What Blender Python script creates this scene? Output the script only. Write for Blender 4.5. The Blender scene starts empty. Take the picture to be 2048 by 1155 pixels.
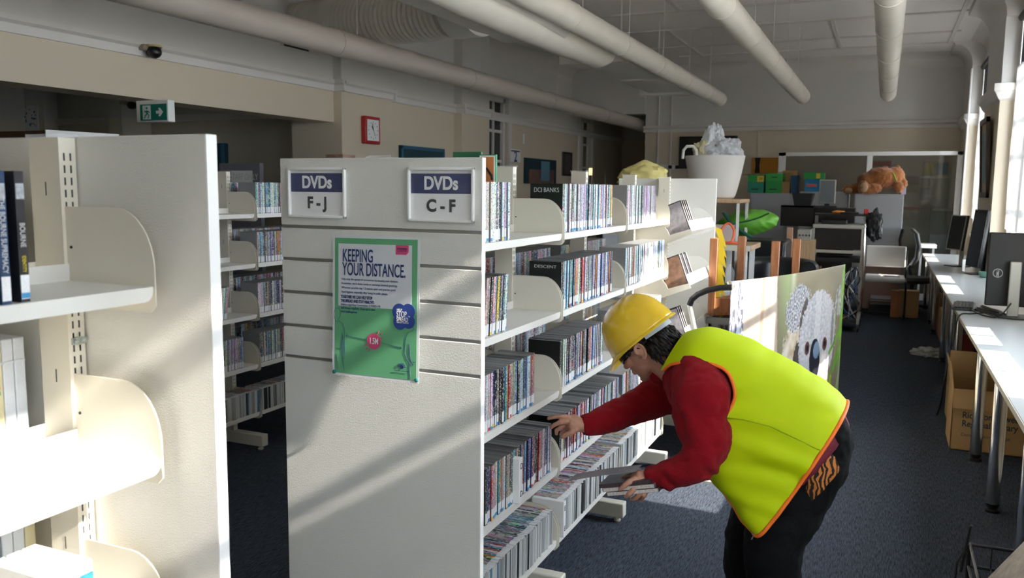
import bpy, bmesh, math, random
from mathutils import Vector, Matrix
from math import pi, sin, cos, radians
random.seed(7)
SC = bpy.context.scene
COL = SC.collection
V = Vector
# ------------------------------------------------------------------ camera
F_PX, CX, CY, H = 1680.0, 1024.0, 577.5, 1.65
_d1 = V((748.0, -195.0, F_PX))
_u = -(F_PX**2 + 195*(195+7.48))/(748-1.95)
_d2 = V((_u, -195+.01*(_u-748), F_PX))
AY = _d1.normalized(); AX = (-_d2).normalized(); AX = (AX - AY*AX.dot(AY)).normalized()
AZ = AX.cross(AY)
if AZ.y > 0: AZ = -AZ
cam_d = bpy.data.cameras.new('camera'); cam = bpy.data.objects.new('camera', cam_d); COL.objects.link(cam)
cam_d.sensor_width = 36; cam_d.lens = F_PX/2048*36
R = Matrix(((AX.x, -AX.y, -AX.z), (AY.x, -AY.y, -AY.z), (AZ.x, -AZ.y, -AZ.z)))
cam.matrix_world = Matrix.Translation((0, 0, H)) @ R.to_4x4()
cam_d.dof.use_dof = True; cam_d.dof.focus_distance = 2.95; cam_d.dof.aperture_fstop = 6.3
cam_d.clip_start = .05
SC.camera = cam
SC.cycles.max_bounces = 14; SC.cycles.diffuse_bounces = 8
def _ray(px, py):
    d = V((px-CX, py-CY, F_PX)); return V((d.dot(AX), d.dot(AY), d.dot(AZ)))
def onX(px, py, x): r = _ray(px, py); t = x/r.x; return V((x, r.y*t, H+r.z*t))
def onY(px, py, y): r = _ray(px, py); t = y/r.y; return V((r.x*t, y, H+r.z*t))
def onZ(px, py, z): r = _ray(px, py); t = (z-H)/r.z; return V((r.x*t, r.y*t, z))
# ------------------------------------------------------------------ world, sun, exposure
SC.view_settings.view_transform = 'Standard'; SC.view_settings.look = 'None'
SC.view_settings.gamma = 1.0; SC.view_settings.use_curve_mapping = False
SC.view_settings.exposure = 0.88
W = bpy.data.worlds.new('daylight_sky'); SC.world = W; W.use_nodes = True
_bg = W.node_tree.nodes['Background']; _bg.inputs[0].default_value = (.80, .90, 1.0, 1); _bg.inputs[1].default_value = 12
sun_d = bpy.data.lights.new('sun', 'SUN'); sun_d.energy = 12.5; sun_d.color = (1.0, .93, .82); sun_d.angle = radians(.7)
sun = bpy.data.objects.new('sun', sun_d); COL.objects.link(sun)
SUN_DIR = V((-1, .055, -.62)).normalized()
sun.rotation_euler = SUN_DIR.to_track_quat('-Z', 'Y').to_euler(); sun.location = (8, 2, 7)
WIN = [(-3.1, -.95), (.4, 2.12), (4.05, 6.28), (8.15, 10.05), (11.85, 13.75)]  # spans of the nearer, out-of-view windows shaped to land the sun patches
XW, XP, SILL, HEAD = 1.2, 1.03, 1.06, 3.42
for i, (a, b) in enumerate(WIN):
    l = bpy.data.lights.new('window_portal', 'AREA'); l.shape = 'RECTANGLE'; l.size = HEAD-SILL; l.size_y = b-a; l.cycles.is_portal = True
    o = bpy.data.objects.new('window_portal', l); COL.objects.link(o)
    o.location = (XW+.27, (a+b)/2, (SILL+HEAD)/2); o.rotation_euler = (0, pi/2, 0)
# ------------------------------------------------------------------ materials
def mat(name, color, rough=.5, metal=0.0, bump=None, vary=None, spec=.5, trans=0.0, alpha=1.0, coat=0.0, sheen=0.0):
    """bump=(scale,strength), vary=(scale,amount) are procedural noise on the surface's own coordinates."""
    m = bpy.data.materials.new(name); m.use_nodes = True
    nt = m.node_tree; p = nt.nodes['Principled BSDF']
    c = tuple(color)+(1,)
    p.inputs['Base Color'].default_value = c; p.inputs['Roughness'].default_value = rough
    p.inputs['Metallic'].default_value = metal; p.inputs['Specular IOR Level'].default_value = spec
    if trans: p.inputs['Transmission Weight'].default_value = trans
    if alpha < 1: p.inputs['Alpha'].default_value = alpha
    if coat: p.inputs['Coat Weight'].default_value = coat
    if sheen: p.inputs['Sheen Weight'].default_value = sheen
    tc = nt.nodes.new('ShaderNodeTexCoord')
    if vary:
        n = nt.nodes.new('ShaderNodeTexNoise'); n.inputs['Scale'].default_value = vary[0]; n.inputs['Detail'].default_value = 4
        nt.links.new(tc.outputs['Object'], n.inputs['Vector'])
        mx = nt.nodes.new('ShaderNodeMix'); mx.data_type = 'RGBA'
        k = vary[1]
        mx.inputs[6].default_value = tuple(max(0, x*(1-k)) for x in color)+(1,)
        mx.inputs[7].default_value = tuple(min(1, x*(1+k)) for x in color)+(1,)
        nt.links.new(n.outputs['Fac'], mx.inputs[0]); nt.links.new(mx.outputs[2], p.inputs['Base Color'])
    if bump:
        n = nt.nodes.new('ShaderNodeTexNoise'); n.inputs['Scale'].default_value = bump[0]; n.inputs['Detail'].default_value = 3
        nt.links.new(tc.outputs['Object'], n.inputs['Vector'])
        b = nt.nodes.new('ShaderNodeBump'); b.inputs['Strength'].default_value = bump[1]; b.inputs['Distance'].default_value = .004
        nt.links.new(n.outputs['Fac'], b.inputs['Height']); nt.links.new(b.outputs[0], p.inputs['Normal'])
    return m
def nodes_of(m): return m.node_tree.nodes, m.node_tree.links, m.node_tree.nodes['Principled BSDF']
M = {}
M['cream'] = mat('cream_powder_coat', (.74, .70, .60), .38)
M['creamlip'] = mat('pale_powder_coat', (.80, .785, .74), .32)
M['panel'] = mat('grained_laminate', (.73, .72, .68), .45, bump=(420, .35))
M['alu'] = mat('groove_aluminium', (.42, .41, .39), .35, .7)
M['white'] = mat('white_plastic', (.86, .86, .85), .35)
M['paper'] = mat('paper', (.86, .86, .86), .6)
M['black'] = mat('black_plastic', (.012, .012, .013), .35)
M['dark'] = mat('charcoal_plastic', (.03, .03, .032), .5)
M['chrome'] = mat('polished_steel', (.75, .74, .70), .13, 1.0)
M['zinc'] = mat('zinc_plate', (.55, .60, .58), .3, 1.0)
M['clear'] = mat('clear_acrylic', (.95, .97, .97), .05, 0, alpha=.16)
M['dimglass'] = mat('dimmed_partition_glass', (.04, .045, .035), .03, 0, alpha=.38)  # dark base stands in for dim reflections and darkens the wall behind
M['cover'] = mat('thin_clear_sheet', (.95, .97, .97), .12, 0, alpha=.03)
M['glass'] = mat('window_glass', (.9, .95, .95), .03, 0, alpha=.10)
M['navy'] = mat('navy_ink', (.018, .03, .14), .5)
M['ink'] = mat('black_ink', (.02, .02, .02), .5)
M['whiteink'] = mat('white_ink', (.85, .85, .85), .5)
M['greyink'] = mat('silver_ink', (.62, .62, .62), .5)
M['wood'] = None
# wall paint: beige dado below the picture rail, off white above it
def wall_mat(name, low, high, z=2.70):
    m = mat(name, low, .6); N, L, p = nodes_of(m)
    g = N.new('ShaderNodeNewGeometry'); s = N.new('ShaderNodeSeparateXYZ'); L.new(g.outputs['Position'], s.inputs[0])
    gt = N.new('ShaderNodeMath'); gt.operation = 'GREATER_THAN'; gt.inputs[1].default_value = z; L.new(s.outputs['Z'], gt.inputs[0])
    mx = N.new('ShaderNodeMix'); mx.data_type = 'RGBA'; mx.inputs[6].default_value = low+(1,); mx.inputs[7].default_value = high+(1,)
    L.new(gt.outputs[0], mx.inputs[0]); L.new(mx.outputs[2], p.inputs['Base Color'])
    return m
M['wall'] = wall_mat('two_tone_wall_paint', (.66, .575, .45), (.66, .64, .615))
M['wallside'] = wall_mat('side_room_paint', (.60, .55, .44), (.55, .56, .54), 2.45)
M['ceil'] = mat('ceiling_paint', (.84, .81, .79), .7)
M['trim'] = mat('trim_paint', (.70, .67, .64), .5)
M['duct'] = mat('duct_paint', (.76, .73, .68), .42)
M['sock'] = mat('duct_fabric_wrap', (.76, .72, .64), .45, vary=(5, .08))
M['greyduct'] = mat('grey_pipe', (.47, .42, .37), .4)
# carpet: charcoal blue loop pile in streaks along the room
m = mat('carpet', (.03, .035, .05), .95, spec=.1); N, L, p = nodes_of(m)
tc = N.new('ShaderNodeTexCoord'); mp = N.new('ShaderNodeMapping'); mp.inputs['Scale'].default_value = (240, 20, 1)
L.new(tc.outputs['Object'], mp.inputs[0]); n1 = N.new('ShaderNodeTexNoise'); n1.inputs['Scale'].default_value = 1; n1.inputs['Detail'].default_value = 3
L.new(mp.outputs[0], n1.inputs['Vector'])
n2 = N.new('ShaderNodeTexNoise'); n2.inputs['Scale'].default_value = 260; L.new(tc.outputs['Object'], n2.inputs['Vector'])
r = N.new('ShaderNodeValToRGB'); r.color_ramp.elements[0].position = .38; r.color_ramp.elements[0].color = (.014, .017, .023, 1)
r.color_ramp.elements[1].position = .66; r.color_ramp.elements[1].color = (.105, .125, .165, 1)
mm = N.new('ShaderNodeMath'); mm.operation = 'ADD'; mh = N.new('ShaderNodeMath'); mh.operation = 'MULTIPLY'; mh.inputs[1].default_value = .5
L.new(n1.outputs['Fac'], mm.inputs[0]); L.new(n2.outputs['Fac'], mm.inputs[1]); L.new(mm.outputs[0], mh.inputs[0]); L.new(mh.outputs[0], r.inputs[0])
L.new(r.outputs[0], p.inputs['Base Color'])
b = N.new('ShaderNodeBump'); b.inputs['Strength'].default_value = .8; b.inputs['Distance'].default_value = .006; L.new(mh.outputs[0], b.inputs['Height']); L.new(b.outputs[0], p.inputs['Normal'])
M['carpet'] = m
def wood_mat(name, c1, c2, axis=(30, 30, 3)):
    m = mat(name, c1, .4); N, L, p = nodes_of(m)
    tc = N.new('ShaderNodeTexCoord'); mp = N.new('ShaderNodeMapping'); mp.inputs['Scale'].default_value = axis
    n = N.new('ShaderNodeTexNoise'); n.inputs['Scale'].default_value = 1.6; n.inputs['Detail'].default_value = 5
    r = N.new('ShaderNodeValToRGB'); r.color_ramp.elements[0].color = c1+(1,); r.color_ramp.elements[1].color = c2+(1,)
    r.color_ramp.elements[0].position = .35; r.color_ramp.elements[1].position = .65
    L.new(tc.outputs['Object'], mp.inputs[0]); L.new(mp.outputs[0], n.inputs['Vector']); L.new(n.outputs['Fac'], r.inputs[0]); L.new(r.outputs[0], p.inputs['Base Color'])
    return m
M['wood'] = wood_mat('stained_timber', (.24, .085, .032), (.36, .15, .06))
M['ply'] = wood_mat('pale_timber', (.55, .36, .20), (.68, .47, .29))
M['card'] = mat('brown_cardboard', (.50, .31, .13), .75, vary=(3, .06))
# ------------------------------------------------------------------ mesh helpers
class MB:
    def __init__(s): s.bm = bmesh.new(); s.m = 0
    def _f(s, vs):
        try:
            f = s.bm.faces.new(vs); f.material_index = s.m; return f
        except ValueError: return None
    def box(s, lo, hi, T=None):
        c = [V((x, y, z)) for x in (lo[0], hi[0]) for y in (lo[1], hi[1]) for z in (lo[2], hi[2])]
        if T: c = [T @ q for q in c]
        v = [s.bm.verts.new(q) for q in c]
        for i in ((0,1,3,2), (4,6,7,5), (0,4,5,1), (2,3,7,6), (0,2,6,4), (1,5,7,3)): s._f([v[k] for k in i])
        return s
    def rings(s, rs, closed=True, cap=True):
        R_ = [[s.bm.verts.new(q) for q in r] for r in rs]; n = len(R_[0])
        for a, b in zip(R_, R_[1:]):
            for i in range(n if closed else n-1):
                j = (i+1) % n; s._f([a[i], a[j], b[j], b[i]])
        if cap and closed: s._f(R_[0][::-1]); s._f(R_[-1])
        return R_
    def tube(s, pts, rad, seg=10, cap=True, flat=None):
        pts = [V(q) for q in pts]; n = len(pts)
        if not hasattr(rad, '__len__'): rad = [rad]*n
        up = None; rs = []
        for i in range(n):
            t = (pts[min(i+1, n-1)]-pts[max(i-1, 0)]).normalized()
            if up is None:
                up = V((0, 0, 1)) if abs(t.z) < .9 else V((0, 1, 0))
            sd = t.cross(up).normalized(); up = sd.cross(t).normalized()
            k = flat or 1.0
            rs.append([pts[i]+(sd*cos(2*pi*j/seg)*k+up*sin(2*pi*j/seg))*rad[i] for j in range(seg)])
        s.rings(rs, True, cap); return s
    def lathe(s, prof, c=(0, 0, 0), seg=24, T=None):
        rs = []
        for r_, z in prof:
            q = [V((c[0]+r_*cos(2*pi*j/seg), c[1]+r_*sin(2*pi*j/seg), c[2]+z)) for j in range(seg)]
            rs.append([T @ x for x in q] if T else q)
        s.rings(rs, True, True); return s
    def prism(s, poly, axis, a, b, T=None):
        def mk(p, t):
            q = {'x': V((t, p[0], p[1])), 'y': V((p[0], t, p[1])), 'z': V((p[0], p[1], t))}[axis]
            return T @ q if T else q
        s.rings([[mk(p, a) for p in poly], [mk(p, b) for p in poly]]); return s
    def poly(s, pts): s._f([s.bm.verts.new(V(q)) for q in pts]); return s
    def ball(s, c, r, seg=16, T=None):
        rr = r if hasattr(r, '__len__') else (r, r, r)
        rs = []
        for i in range(1, 10):
            a = pi*i/10-pi/2
            q = [V((rr[0]*cos(a)*cos(2*pi*j/seg), rr[1]*cos(a)*sin(2*pi*j/seg), rr[2]*sin(a))) for j in range(seg)]
            rs.append([(T @ x if T else x)+V(c) for x in q])
        s.rings(rs); return s
    def mesh(s, name, mats, smooth=None, origin=None):
        bmesh.ops.recalc_face_normals(s.bm, faces=s.bm.faces[:])
        vs = s.bm.verts
        if origin is None:
            xs = [v.co.x for v in vs]; ys = [v.co.y for v in vs]; zs = [v.co.z for v in vs]
            origin = V(((min(xs)+max(xs))/2, (min(ys)+max(ys))/2, min(zs)))
        for v in vs: v.co -= origin
        me = bpy.data.meshes.new(name); s.bm.to_mesh(me); s.bm.free()
        for k in (mats if isinstance(mats, (list, tuple)) else [mats]): me.materials.append(M[k] if isinstance(k, str) else k)
        if smooth:
            me.shade_smooth()
            if smooth < 179: me.set_sharp_from_angle(angle=radians(smooth))
        return me, origin
    def build(s, name, mats, parent=None, smooth=None, bevel=0, origin=None, seg=2):
        me, o_ = s.mesh(name, mats, smooth, origin)
        o = bpy.data.objects.new(name, me); COL.objects.link(o); o.location = o_
        if parent: adopt(o, parent)
        if bevel:
            bv = o.modifiers.new('bevel', 'BEVEL'); bv.width = bevel; bv.segments = seg; bv.limit_method = 'ANGLE'
            if not smooth:
                me.shade_smooth(); me.set_sharp_from_angle(angle=radians(35))
        return o
def adopt(o, parent):
    o.parent = parent; o.matrix_parent_inverse = Matrix.Translation(-parent.location)
def tag(o, label, cat, group=None, kind=None):
    o['label'] = label; o['category'] = cat
    if group: o['group'] = group
    if kind: o['kind'] = kind
    return o
def thing(name, label, cat, loc=(0, 0, 0), group=None):
    o = bpy.data.objects.new(name, None); COL.objects.link(o); o.location = loc; o.empty_display_size = .1
    return tag(o, label, cat, group)
def struct(o): o['kind'] = 'structure'; return o
def lab(o, s): o['label'] = s; return o
def copy_tree(o, parent=None):
    c = o.copy(); COL.objects.link(c)
    if parent: c.parent = parent
    for ch in list(o.children): copy_tree(ch, c)
    return c
def text(name, s, size, loc, m, parent, rot=(pi/2, 0, 0), align='CENTER', bold=0.0, sx=1.0, ext=.0004, space=1.0):
    cu = bpy.data.curves.new(name, 'FONT'); cu.body = s; cu.size = size; cu.align_x = align; cu.align_y = 'CENTER'
    cu.extrude = ext; cu.offset = bold; cu.space_line = space
    cu.materials.append(M[m] if isinstance(m, str) else m)
    c_ = bpy.data.objects.new(name, cu); COL.objects.link(c_); me = bpy.data.meshes.new_from_object(c_.evaluated_get(bpy.context.evaluated_depsgraph_get()))
    bpy.data.objects.remove(c_); bpy.data.curves.remove(cu); me.name = name
    o = bpy.data.objects.new(name, me); COL.objects.link(o); o.location = loc; o.rotation_euler = rot; o.scale = (sx, 1, 1)
    if parent: adopt(o, parent)
    return o
def arc(c, r, a0, a1, n): return [(c[0]+r*cos(a0+(a1-a0)*i/n), c[1]+r*sin(a0+(a1-a0)*i/n)) for i in range(n+1)]
ORD = ['', 'first', 'second', 'third', 'fourth', 'fifth', 'sixth', 'seventh', 'eighth', 'ninth', 'tenth', 'eleventh', 'twelfth', 'thirteenth', 'fourteenth', 'fifteenth', 'sixteenth', 'seventeenth', 'eighteenth', 'nineteenth', 'twentieth']
def ordinal(n):
    if n <= 20: return ORD[n]
    t = ['', '', 'twenty', 'thirty', 'forty', 'fifty', 'sixty', 'seventy', 'eighty', 'ninety'][n//10]
    return t[:-1]+'ieth' if n % 10 == 0 else t+'-'+ORD[n % 10]
# ------------------------------------------------------------------ the room
YB, XL, ZC, Y0 = 15.0, -5.4, 3.80, -3.4
struct(MB().box((-11.5, Y0-.2, -.1), (XW+.3, 18.4, 0)).build('floor', 'carpet'))
struct(MB().box((-11.5, Y0-.2, ZC), (XW+.3, 18.4, ZC+.1)).build('ceiling', 'ceil'))
# unseen outdoor ground, added pale to bounce daylight up onto the ceiling
struct(MB().box((XW+.3, -30, -.6), (40, 45, -.5)).build('ground', mat('pale_bounce_ground', (.52, .50, .46), .9)))
# right wall with window openings
w = MB(); ys = [Y0-.2]+[v for ab in WIN for v in ab]+[YB+.2]
for i in range(0, len(ys), 2): w.box((XW, ys[i], 0), (XW+.3, ys[i+1], ZC))
for a, b in WIN: w.box((XW, a, 0), (XW+.3, b, SILL)); w.box((XW, a, HEAD), (XW+.3, b, ZC))
struct(w.build('wall_right', 'wall'))
struct(MB().box((-11.5, Y0-.2, 0), (XW, Y0, ZC)).build('wall_front', 'wall'))
# piers, each with a moulded cap at rail height
piers = [(2.75, 3.9), (10.2, 11.7), (13.95, YB)]
for i, (a, b) in enumerate(piers):
    q = MB(); q.box((XP, a, 0), (XW, b, ZC))
    prof = [(XP, 2.60), (XP-.025, 2.62), (XP-.06, 2.70), (XP-.07, 2.74), (XP-.07, 2.79), (XP, 2.80)]
    struct(q.build('trim_%d' % (20+i), 'wall'))
    q = MB()
    for k in range(1):
        prof = [(0, 2.60), (.02, 2.62), (.05, 2.68), (.065, 2.70), (.065, 2.77), (0, 2.78)]
        rs = []
        for d, z in prof: rs.append([V((XP-d, a-d, z)), V((XP-d, b+d, z)), V((XW, b+d, z)), V((XW, a-d, z))])
        q.rings(rs)
    struct(q.build('trim_%d' % (30+i), 'trim'))
# back wall, with the dark corridor opening at its left
struct(MB().box((-4.02, YB, 0), (XW+.3, YB+.25, ZC)).build('wall_back', 'wall'))
struct(MB().box((XL-.3, YB-.1, 2.98), (-4.02, YB+.15, ZC)).build('wall_lintel', 'wall'))
struct(MB().box((XL-.3, 18.2, 0), (-3.6, 18.4, ZC)).build('wall_corridor_end', 'wall'))
struct(MB().box((-4.02, YB+.25, 0), (-3.85, 18.2, ZC)).build('wall_corridor_side', 'wall'))
# left wall: fascia over the wide opening, then pilasters and two tall sashes
w = MB()
w.box((XL-.3, Y0-.2, 2.32), (XL, 7.52, ZC))
LW = [(11.3, 12.0), (15.4, 16.1)]
w.box((XL-.3, 8.5, 0), (XL, LW[0][0], ZC)); w.box((XL-.3, LW[0][1], 0), (XL, LW[1][0], ZC)); w.box((XL-.3, LW[1][1], 0), (XL, 18.4, ZC))
for a, b in LW: w.box((XL-.3, a, 3.0), (XL, b, ZC)); w.box((XL-.3, a, 0), (XL, b, .9))
struct(w.build('wall_left', 'wall'))
struct(MB().box((XL-.55, 7.52, 0), (XL+.10, 8.5, ZC)).build('trim_1', 'wall'))
struct(MB().box((XL-.3, 10.25, 0), (XL+.12, 11.1, ZC)).build('trim_2', 'wall'))
def rail(name, pts, z, d=.045, h=.10, side=1):
    q = MB()
    prof = [(0, 0), (d*.5, 0), (d*.6, h*.45), (d, h*.6), (d, h*.85), (0, h)]
    return prof
# picture rails
q = MB()
for (a, b, x) in ((Y0, 7.52, XL), (8.5, 10.25, XL), (11.1, 18.2, XL)):
    q.prism([(x, 2.64), (x+.03, 2.64), (x+.035, 2.70), (x+.06, 2.72), (x+.06, 2.755), (x, 2.765)], 'y', a, b)
for (a, b, x) in ((7.44, 8.56, XL+.10), (10.19, 11.16, XL+.12)):
    q.prism([(x, 2.64), (x+.03, 2.64), (x+.035, 2.70), (x+.06, 2.72), (x+.06, 2.755), (x, 2.765)], 'y', a+.06, b-.06)
    for yy, sg in ((a+.08, -1), (b-.06, 1)):
        pr = [(0, 2.64), (.03*sg, 2.64), (.035*sg, 2.70), (.06*sg, 2.72), (.06*sg, 2.755), (0, 2.765)]
        q.prism([(yy+d, z) for d, z in pr], 'x', XL-.2, x+.06)
struct(q.build('trim_3', 'trim'))
struct(MB().prism([(YB, 2.66), (YB-.03, 2.66), (YB-.035, 2.71), (YB-.06, 2.73), (YB-.06, 2.765), (YB, 2.775)], 'x', -4.05, XP).build('trim_4', 'trim'))
# cornices: back wall, left wall, right wall with a corbel over each pier
cv = arc((.22, -.22), .22, pi/2, pi, 6)
def cornice(name, axis, t0, t1, base, sgn):
    pts = [(base, ZC), (base+sgn*.22, ZC)] + [(base+sgn*(.22-.22*sin(a)), ZC-.22+.22*cos(a)) for a in [pi/2*i/6 for i in range(1, 7)]]
    q = MB(); q.prism(pts, axis, t0, t1); return struct(q.build(name, 'trim', smooth=40))
cornice('trim_5', 'x', -4.0, XP, YB, -1); cornice('trim_6', 'y', 8.5, 15, XL, 1); cornice('trim_7', 'y', Y0, YB, XW, -1); cornice('trim_15', 'y', Y0, 7.5, XL, 1)
for i, (a, b) in enumerate(piers):
    pts = [(XW, ZC), (XP-.25, ZC), (XP-.24, ZC-.05)]+[(XP-.22+.22*sin(t), ZC-.05-.30*(1-cos(t))) for t in [pi/2*k/6 for k in range(7)]]+[(XW, ZC-.36)]
    struct(MB().prism(pts, 'y', a-.05, b+.05).build('trim_%d' % (40+i), 'trim', smooth=40))
# ceiling cover strips
q = MB()
for y in (4.1, 6.2, 8.3, 10.4, 11.6, 13.0): q.box((-3.6, y-.025, ZC-.018), (.8, y+.025, ZC))
q.box((-3.2, 13.9, ZC-.018), (.8, 13.95, ZC))
for x, a, b in ((-2.4, 0, 10.4), (-1.1, 0, 10.4), (.05, 0, 10.4), (.72, 0, 14), (-2.85, 11.6, 14), (-.75, 11.6, 14)): q.box((x-.025, a, ZC-.02), (x+.025, b, ZC))
struct(q.build('trim_8', 'trim'))
q = MB()
for x in (-3.3, -2.67, -2.05, -1.42, -.8, -.17, .46): q.box((x-.006, YB-.008, 2.2), (x+.006, YB, 2.66))
struct(q.build('trim_9', 'wall'))
# skirtings
struct(MB().box((-4.0, YB-.02, 0), (XP, YB, .14)).build('baseboard_back', 'trim'))
struct(MB().box((XW-.02, Y0, 0), (XW, YB, .14)).build('baseboard_right', 'trim'))
struct(MB().box((XL, 8.5, 0), (XL+.02, 15, .14)).build('baseboard_left', 'trim'))
# the side room beyond the wide opening
struct(MB().box((-10.2, 8.0, 0), (XL-.55, 8.2, ZC)).build('wall_side_room_end', 'wallside'))
struct(MB().box((-10.4, Y0-.2, 0), (-10.2, 8.2, ZC)).build('wall_side_room_left', 'wallside'))
struct(MB().box((-10.2, Y0, 3.2), (XL-.3, 8.0, 3.3)).build('ceiling_side_room', 'ceil'))
struct(MB().box((-10.2, 7.96, 2.42), (XL-.55, 8.0, 2.50)).build('trim_10', 'trim'))
struct(MB().box((-8.72, 7.55, 0), (-8.52, 8.0, 3.2)).build('trim_11', 'wallside'))
struct(MB().box((XL-.95, 7.9, 0), (XL-.55, 8.0, 3.2)).build('trim_12', 'wallside'))
# windows on the right: frame, sashes, glazing bars, glass, blind, sheer
M['sheer'] = mat('sheer_curtain', (.90, .88, .86), .8)
N, L, p = nodes_of(M['sheer'])
out = N['Material Output']; tr = N.new('ShaderNodeBsdfTranslucent'); tr.inputs[0].default_value = (.17, .165, .16, 1)
df = N.new('ShaderNodeBsdfDiffuse'); df.inputs[0].default_value = (.55, .53, .52, 1); tp = N.new('ShaderNodeBsdfTransparent')
a1 = N.new('ShaderNodeMixShader'); a1.inputs[0].default_value = .45; L.new(tr.outputs[0], a1.inputs[1]); L.new(df.outputs[0], a1.inputs[2])
a2 = N.new('ShaderNodeMixShader'); a2.inputs[0].default_value = .05; L.new(a1.outputs[0], a2.inputs[1]); L.new(tp.outputs[0], a2.inputs[2]); L.new(a2.outputs[0], out.inputs[0])
M['blind'] = mat('grey_blind_fabric', (.13, .15, .17), .8)
def sheet(m, x, a, b, z0, z1, amp, waves, ph=0):
    n = int(waves*8); rs = []
    for k in range(7):
        z = z0+(z1-z0)*k/6
        rs.append([V((x+amp*sin(2*pi*waves*i/n+ph+.6*sin(k))+amp*.4*sin(5.1*i/n*waves+k), a+(b-a)*i/n, z)) for i in range(n+1)])
    m.rings(rs, closed=False)
for i, (a, b) in enumerate(WIN):
    mid = 5.42 if i == 2 else (a+b)/2
    q = MB(); xo, xi = XW+.24, XW+.16
    q.box((xi, a, SILL), (xo, a+.06, HEAD)); q.box((xi, b-.06, SILL), (xo, b, HEAD)); q.box((xi, a, HEAD-.07), (xo, b, HEAD)); q.box((xi, a, SILL), (xo, b, SILL+.04))
    q.box((xi-.02, mid-.10, SILL), (xo, mid+.10, HEAD))
    fr = struct(q.build('window_%d' % (i+1), 'trim'))
    q = MB()
    for c0, c1 in ((a+.06, mid-.10), (mid+.10, b-.06)):
        for z in ((1.62, 2.16, 2.50, 2.90) if i != 1 else (2.16, 2.52, 2.90)): q.box((xi+.02, c0, z-.018), (xo-.01, c1, z+.018))
        if i == 2: q.box((xi+.02, (c0+c1)/2-.015, SILL), (xo-.01, (c0+c1)/2+.015, 2.16))
    q.build('glazing_bars', 'trim', fr)
    q = MB(); q.box((xi+.045, a+.06, SILL+.04), (xi+.05, b-.06, HEAD-.07)); q.build('pane', 'glass', fr)
    q = MB(); q.box((XW-.06, a-.06, SILL-.045), (XW+.16, b+.06, SILL-.005)); q.build('window_sill', 'trim', fr)
    q = MB()
    for y0_, y1_ in ((a-.12, a-.02), (b+.02, b+.12)): q.box((XW-.03, y0_, SILL-.04), (XW, y1_, HEAD+.12))
    q.box((XW-.03, a-.12, HEAD+.02), (XW, b+.12, HEAD+.14)); q.build('architrave', 'trim', fr)
    if i in (1, 2, 3, 4):
        bl = thing('roller_blind', {1: 'roller blind over window nearest the sign panel', 2: 'roller blind over bare window beside koala banner', 3: 'dark roller blind at top right corner above near sheer curtain', 4: 'dark roller blind above far sheer curtain, behind framed picture'}[i], 'blind', (XW-.03, mid, HEAD-.1))
        MB().tube([(XW-.045, a+.02, HEAD-.02), (XW-.045, b-.02, HEAD-.02)], .038, 14).build('roller_tube', 'dark', bl, smooth=40)
        zb = {1: 2.86, 2: 2.98, 3: 2.93, 4: 2.93}[i]
        MB().box((XW-.03, a+.04, zb), (XW-.027, b-.04, HEAD-.02)).build('blind_fabric', 'blind', bl)
        MB().box((XW-.036, a+.04, zb-.025), (XW-.02, b-.04, zb)).build('bottom_bar', 'dark', bl)
    if i in (0, 1, 3, 4):
        q = MB(); sheet(q, XW-.055, a+.03, b-.03, 1.28, {0: 3.2, 1: 2.30, 3: 2.90, 4: 2.90}[i], .014, 16, i)
        o = q.build('sheer_curtain', 'sheer', smooth=179)
        tag(o, {0: 'white sheer curtain on window behind the camera', 1: 'white sheer curtain over window opposite the sign panel', 3: 'white sheer curtain in nearest visible window, behind black monitor back', 4: 'white sheer curtain in far window beside framed picture'}[i], 'curtain')
q = MB(); sheet(q, XW-.11, 5.45, 6.30, 1.34, 3.36, .012, 9, 2)  # unseen curtain added to keep the sun off the upper banner
tag(q.build('sheer_curtain', 'sheer', smooth=179), 'unseen white sheer curtain added over half window to shade koala banner', 'curtain')
# inner sashes on the left wall, looking into dark rooms
M['sashglass'] = mat('yellowed_glass', (.20, .19, .08), .2)
for i, (a, b) in enumerate(LW):
    q = MB(); x0 = XL-.12
    q.box((x0, a, .9), (x0+.08, a+.06, 3.0)); q.box((x0, b-.06, .9), (x0+.08, b, 3.0)); q.box((x0, a, 2.93), (x0+.08, b, 3.0)); q.box((x0, a, .9), (x0+.08, b, .97))
    for z in (1.55, 2.05, 2.5): q.box((x0+.01, a, z-.02), (x0+.06, b, z+.02))
    q.box((x0+.01, (a+b)/2-.015, .9), (x0+.06, (a+b)/2+.015, 3.0))
    fr = struct(q.build('window_%d' % (6+i), 'trim'))
    MB().box((x0+.02, a+.06, .97), (x0+.03, b-.06, 2.93)).build('pane', 'sashglass' if i else mat('dark_glass', (.03, .035, .035), .15), fr)
    q = MB()
    for y0_, y1_ in ((a-.12, a), (b, b+.12)): q.box((XL, y0_, .8), (XL+.03, y1_, 3.12))
    q.box((XL, a-.12, 3.0), (XL+.03, b+.12, 3.12)); q.build('architrave', 'trim', fr)
# small service pipes on the back wall and down the right wall
q = MB()
for x in (-3.78, -3.55): q.tube([(x, YB-.02, .5), (x, YB-.02, ZC-.2)], .018, 8)
struct(q.build('trim_13', 'trim', smooth=40))
struct(MB().tube([(XP-.012, 13.85, .8), (XP-.012, 13.85, 3.4)], .014, 8).build('trim_14', 'trim', smooth=40))
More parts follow.
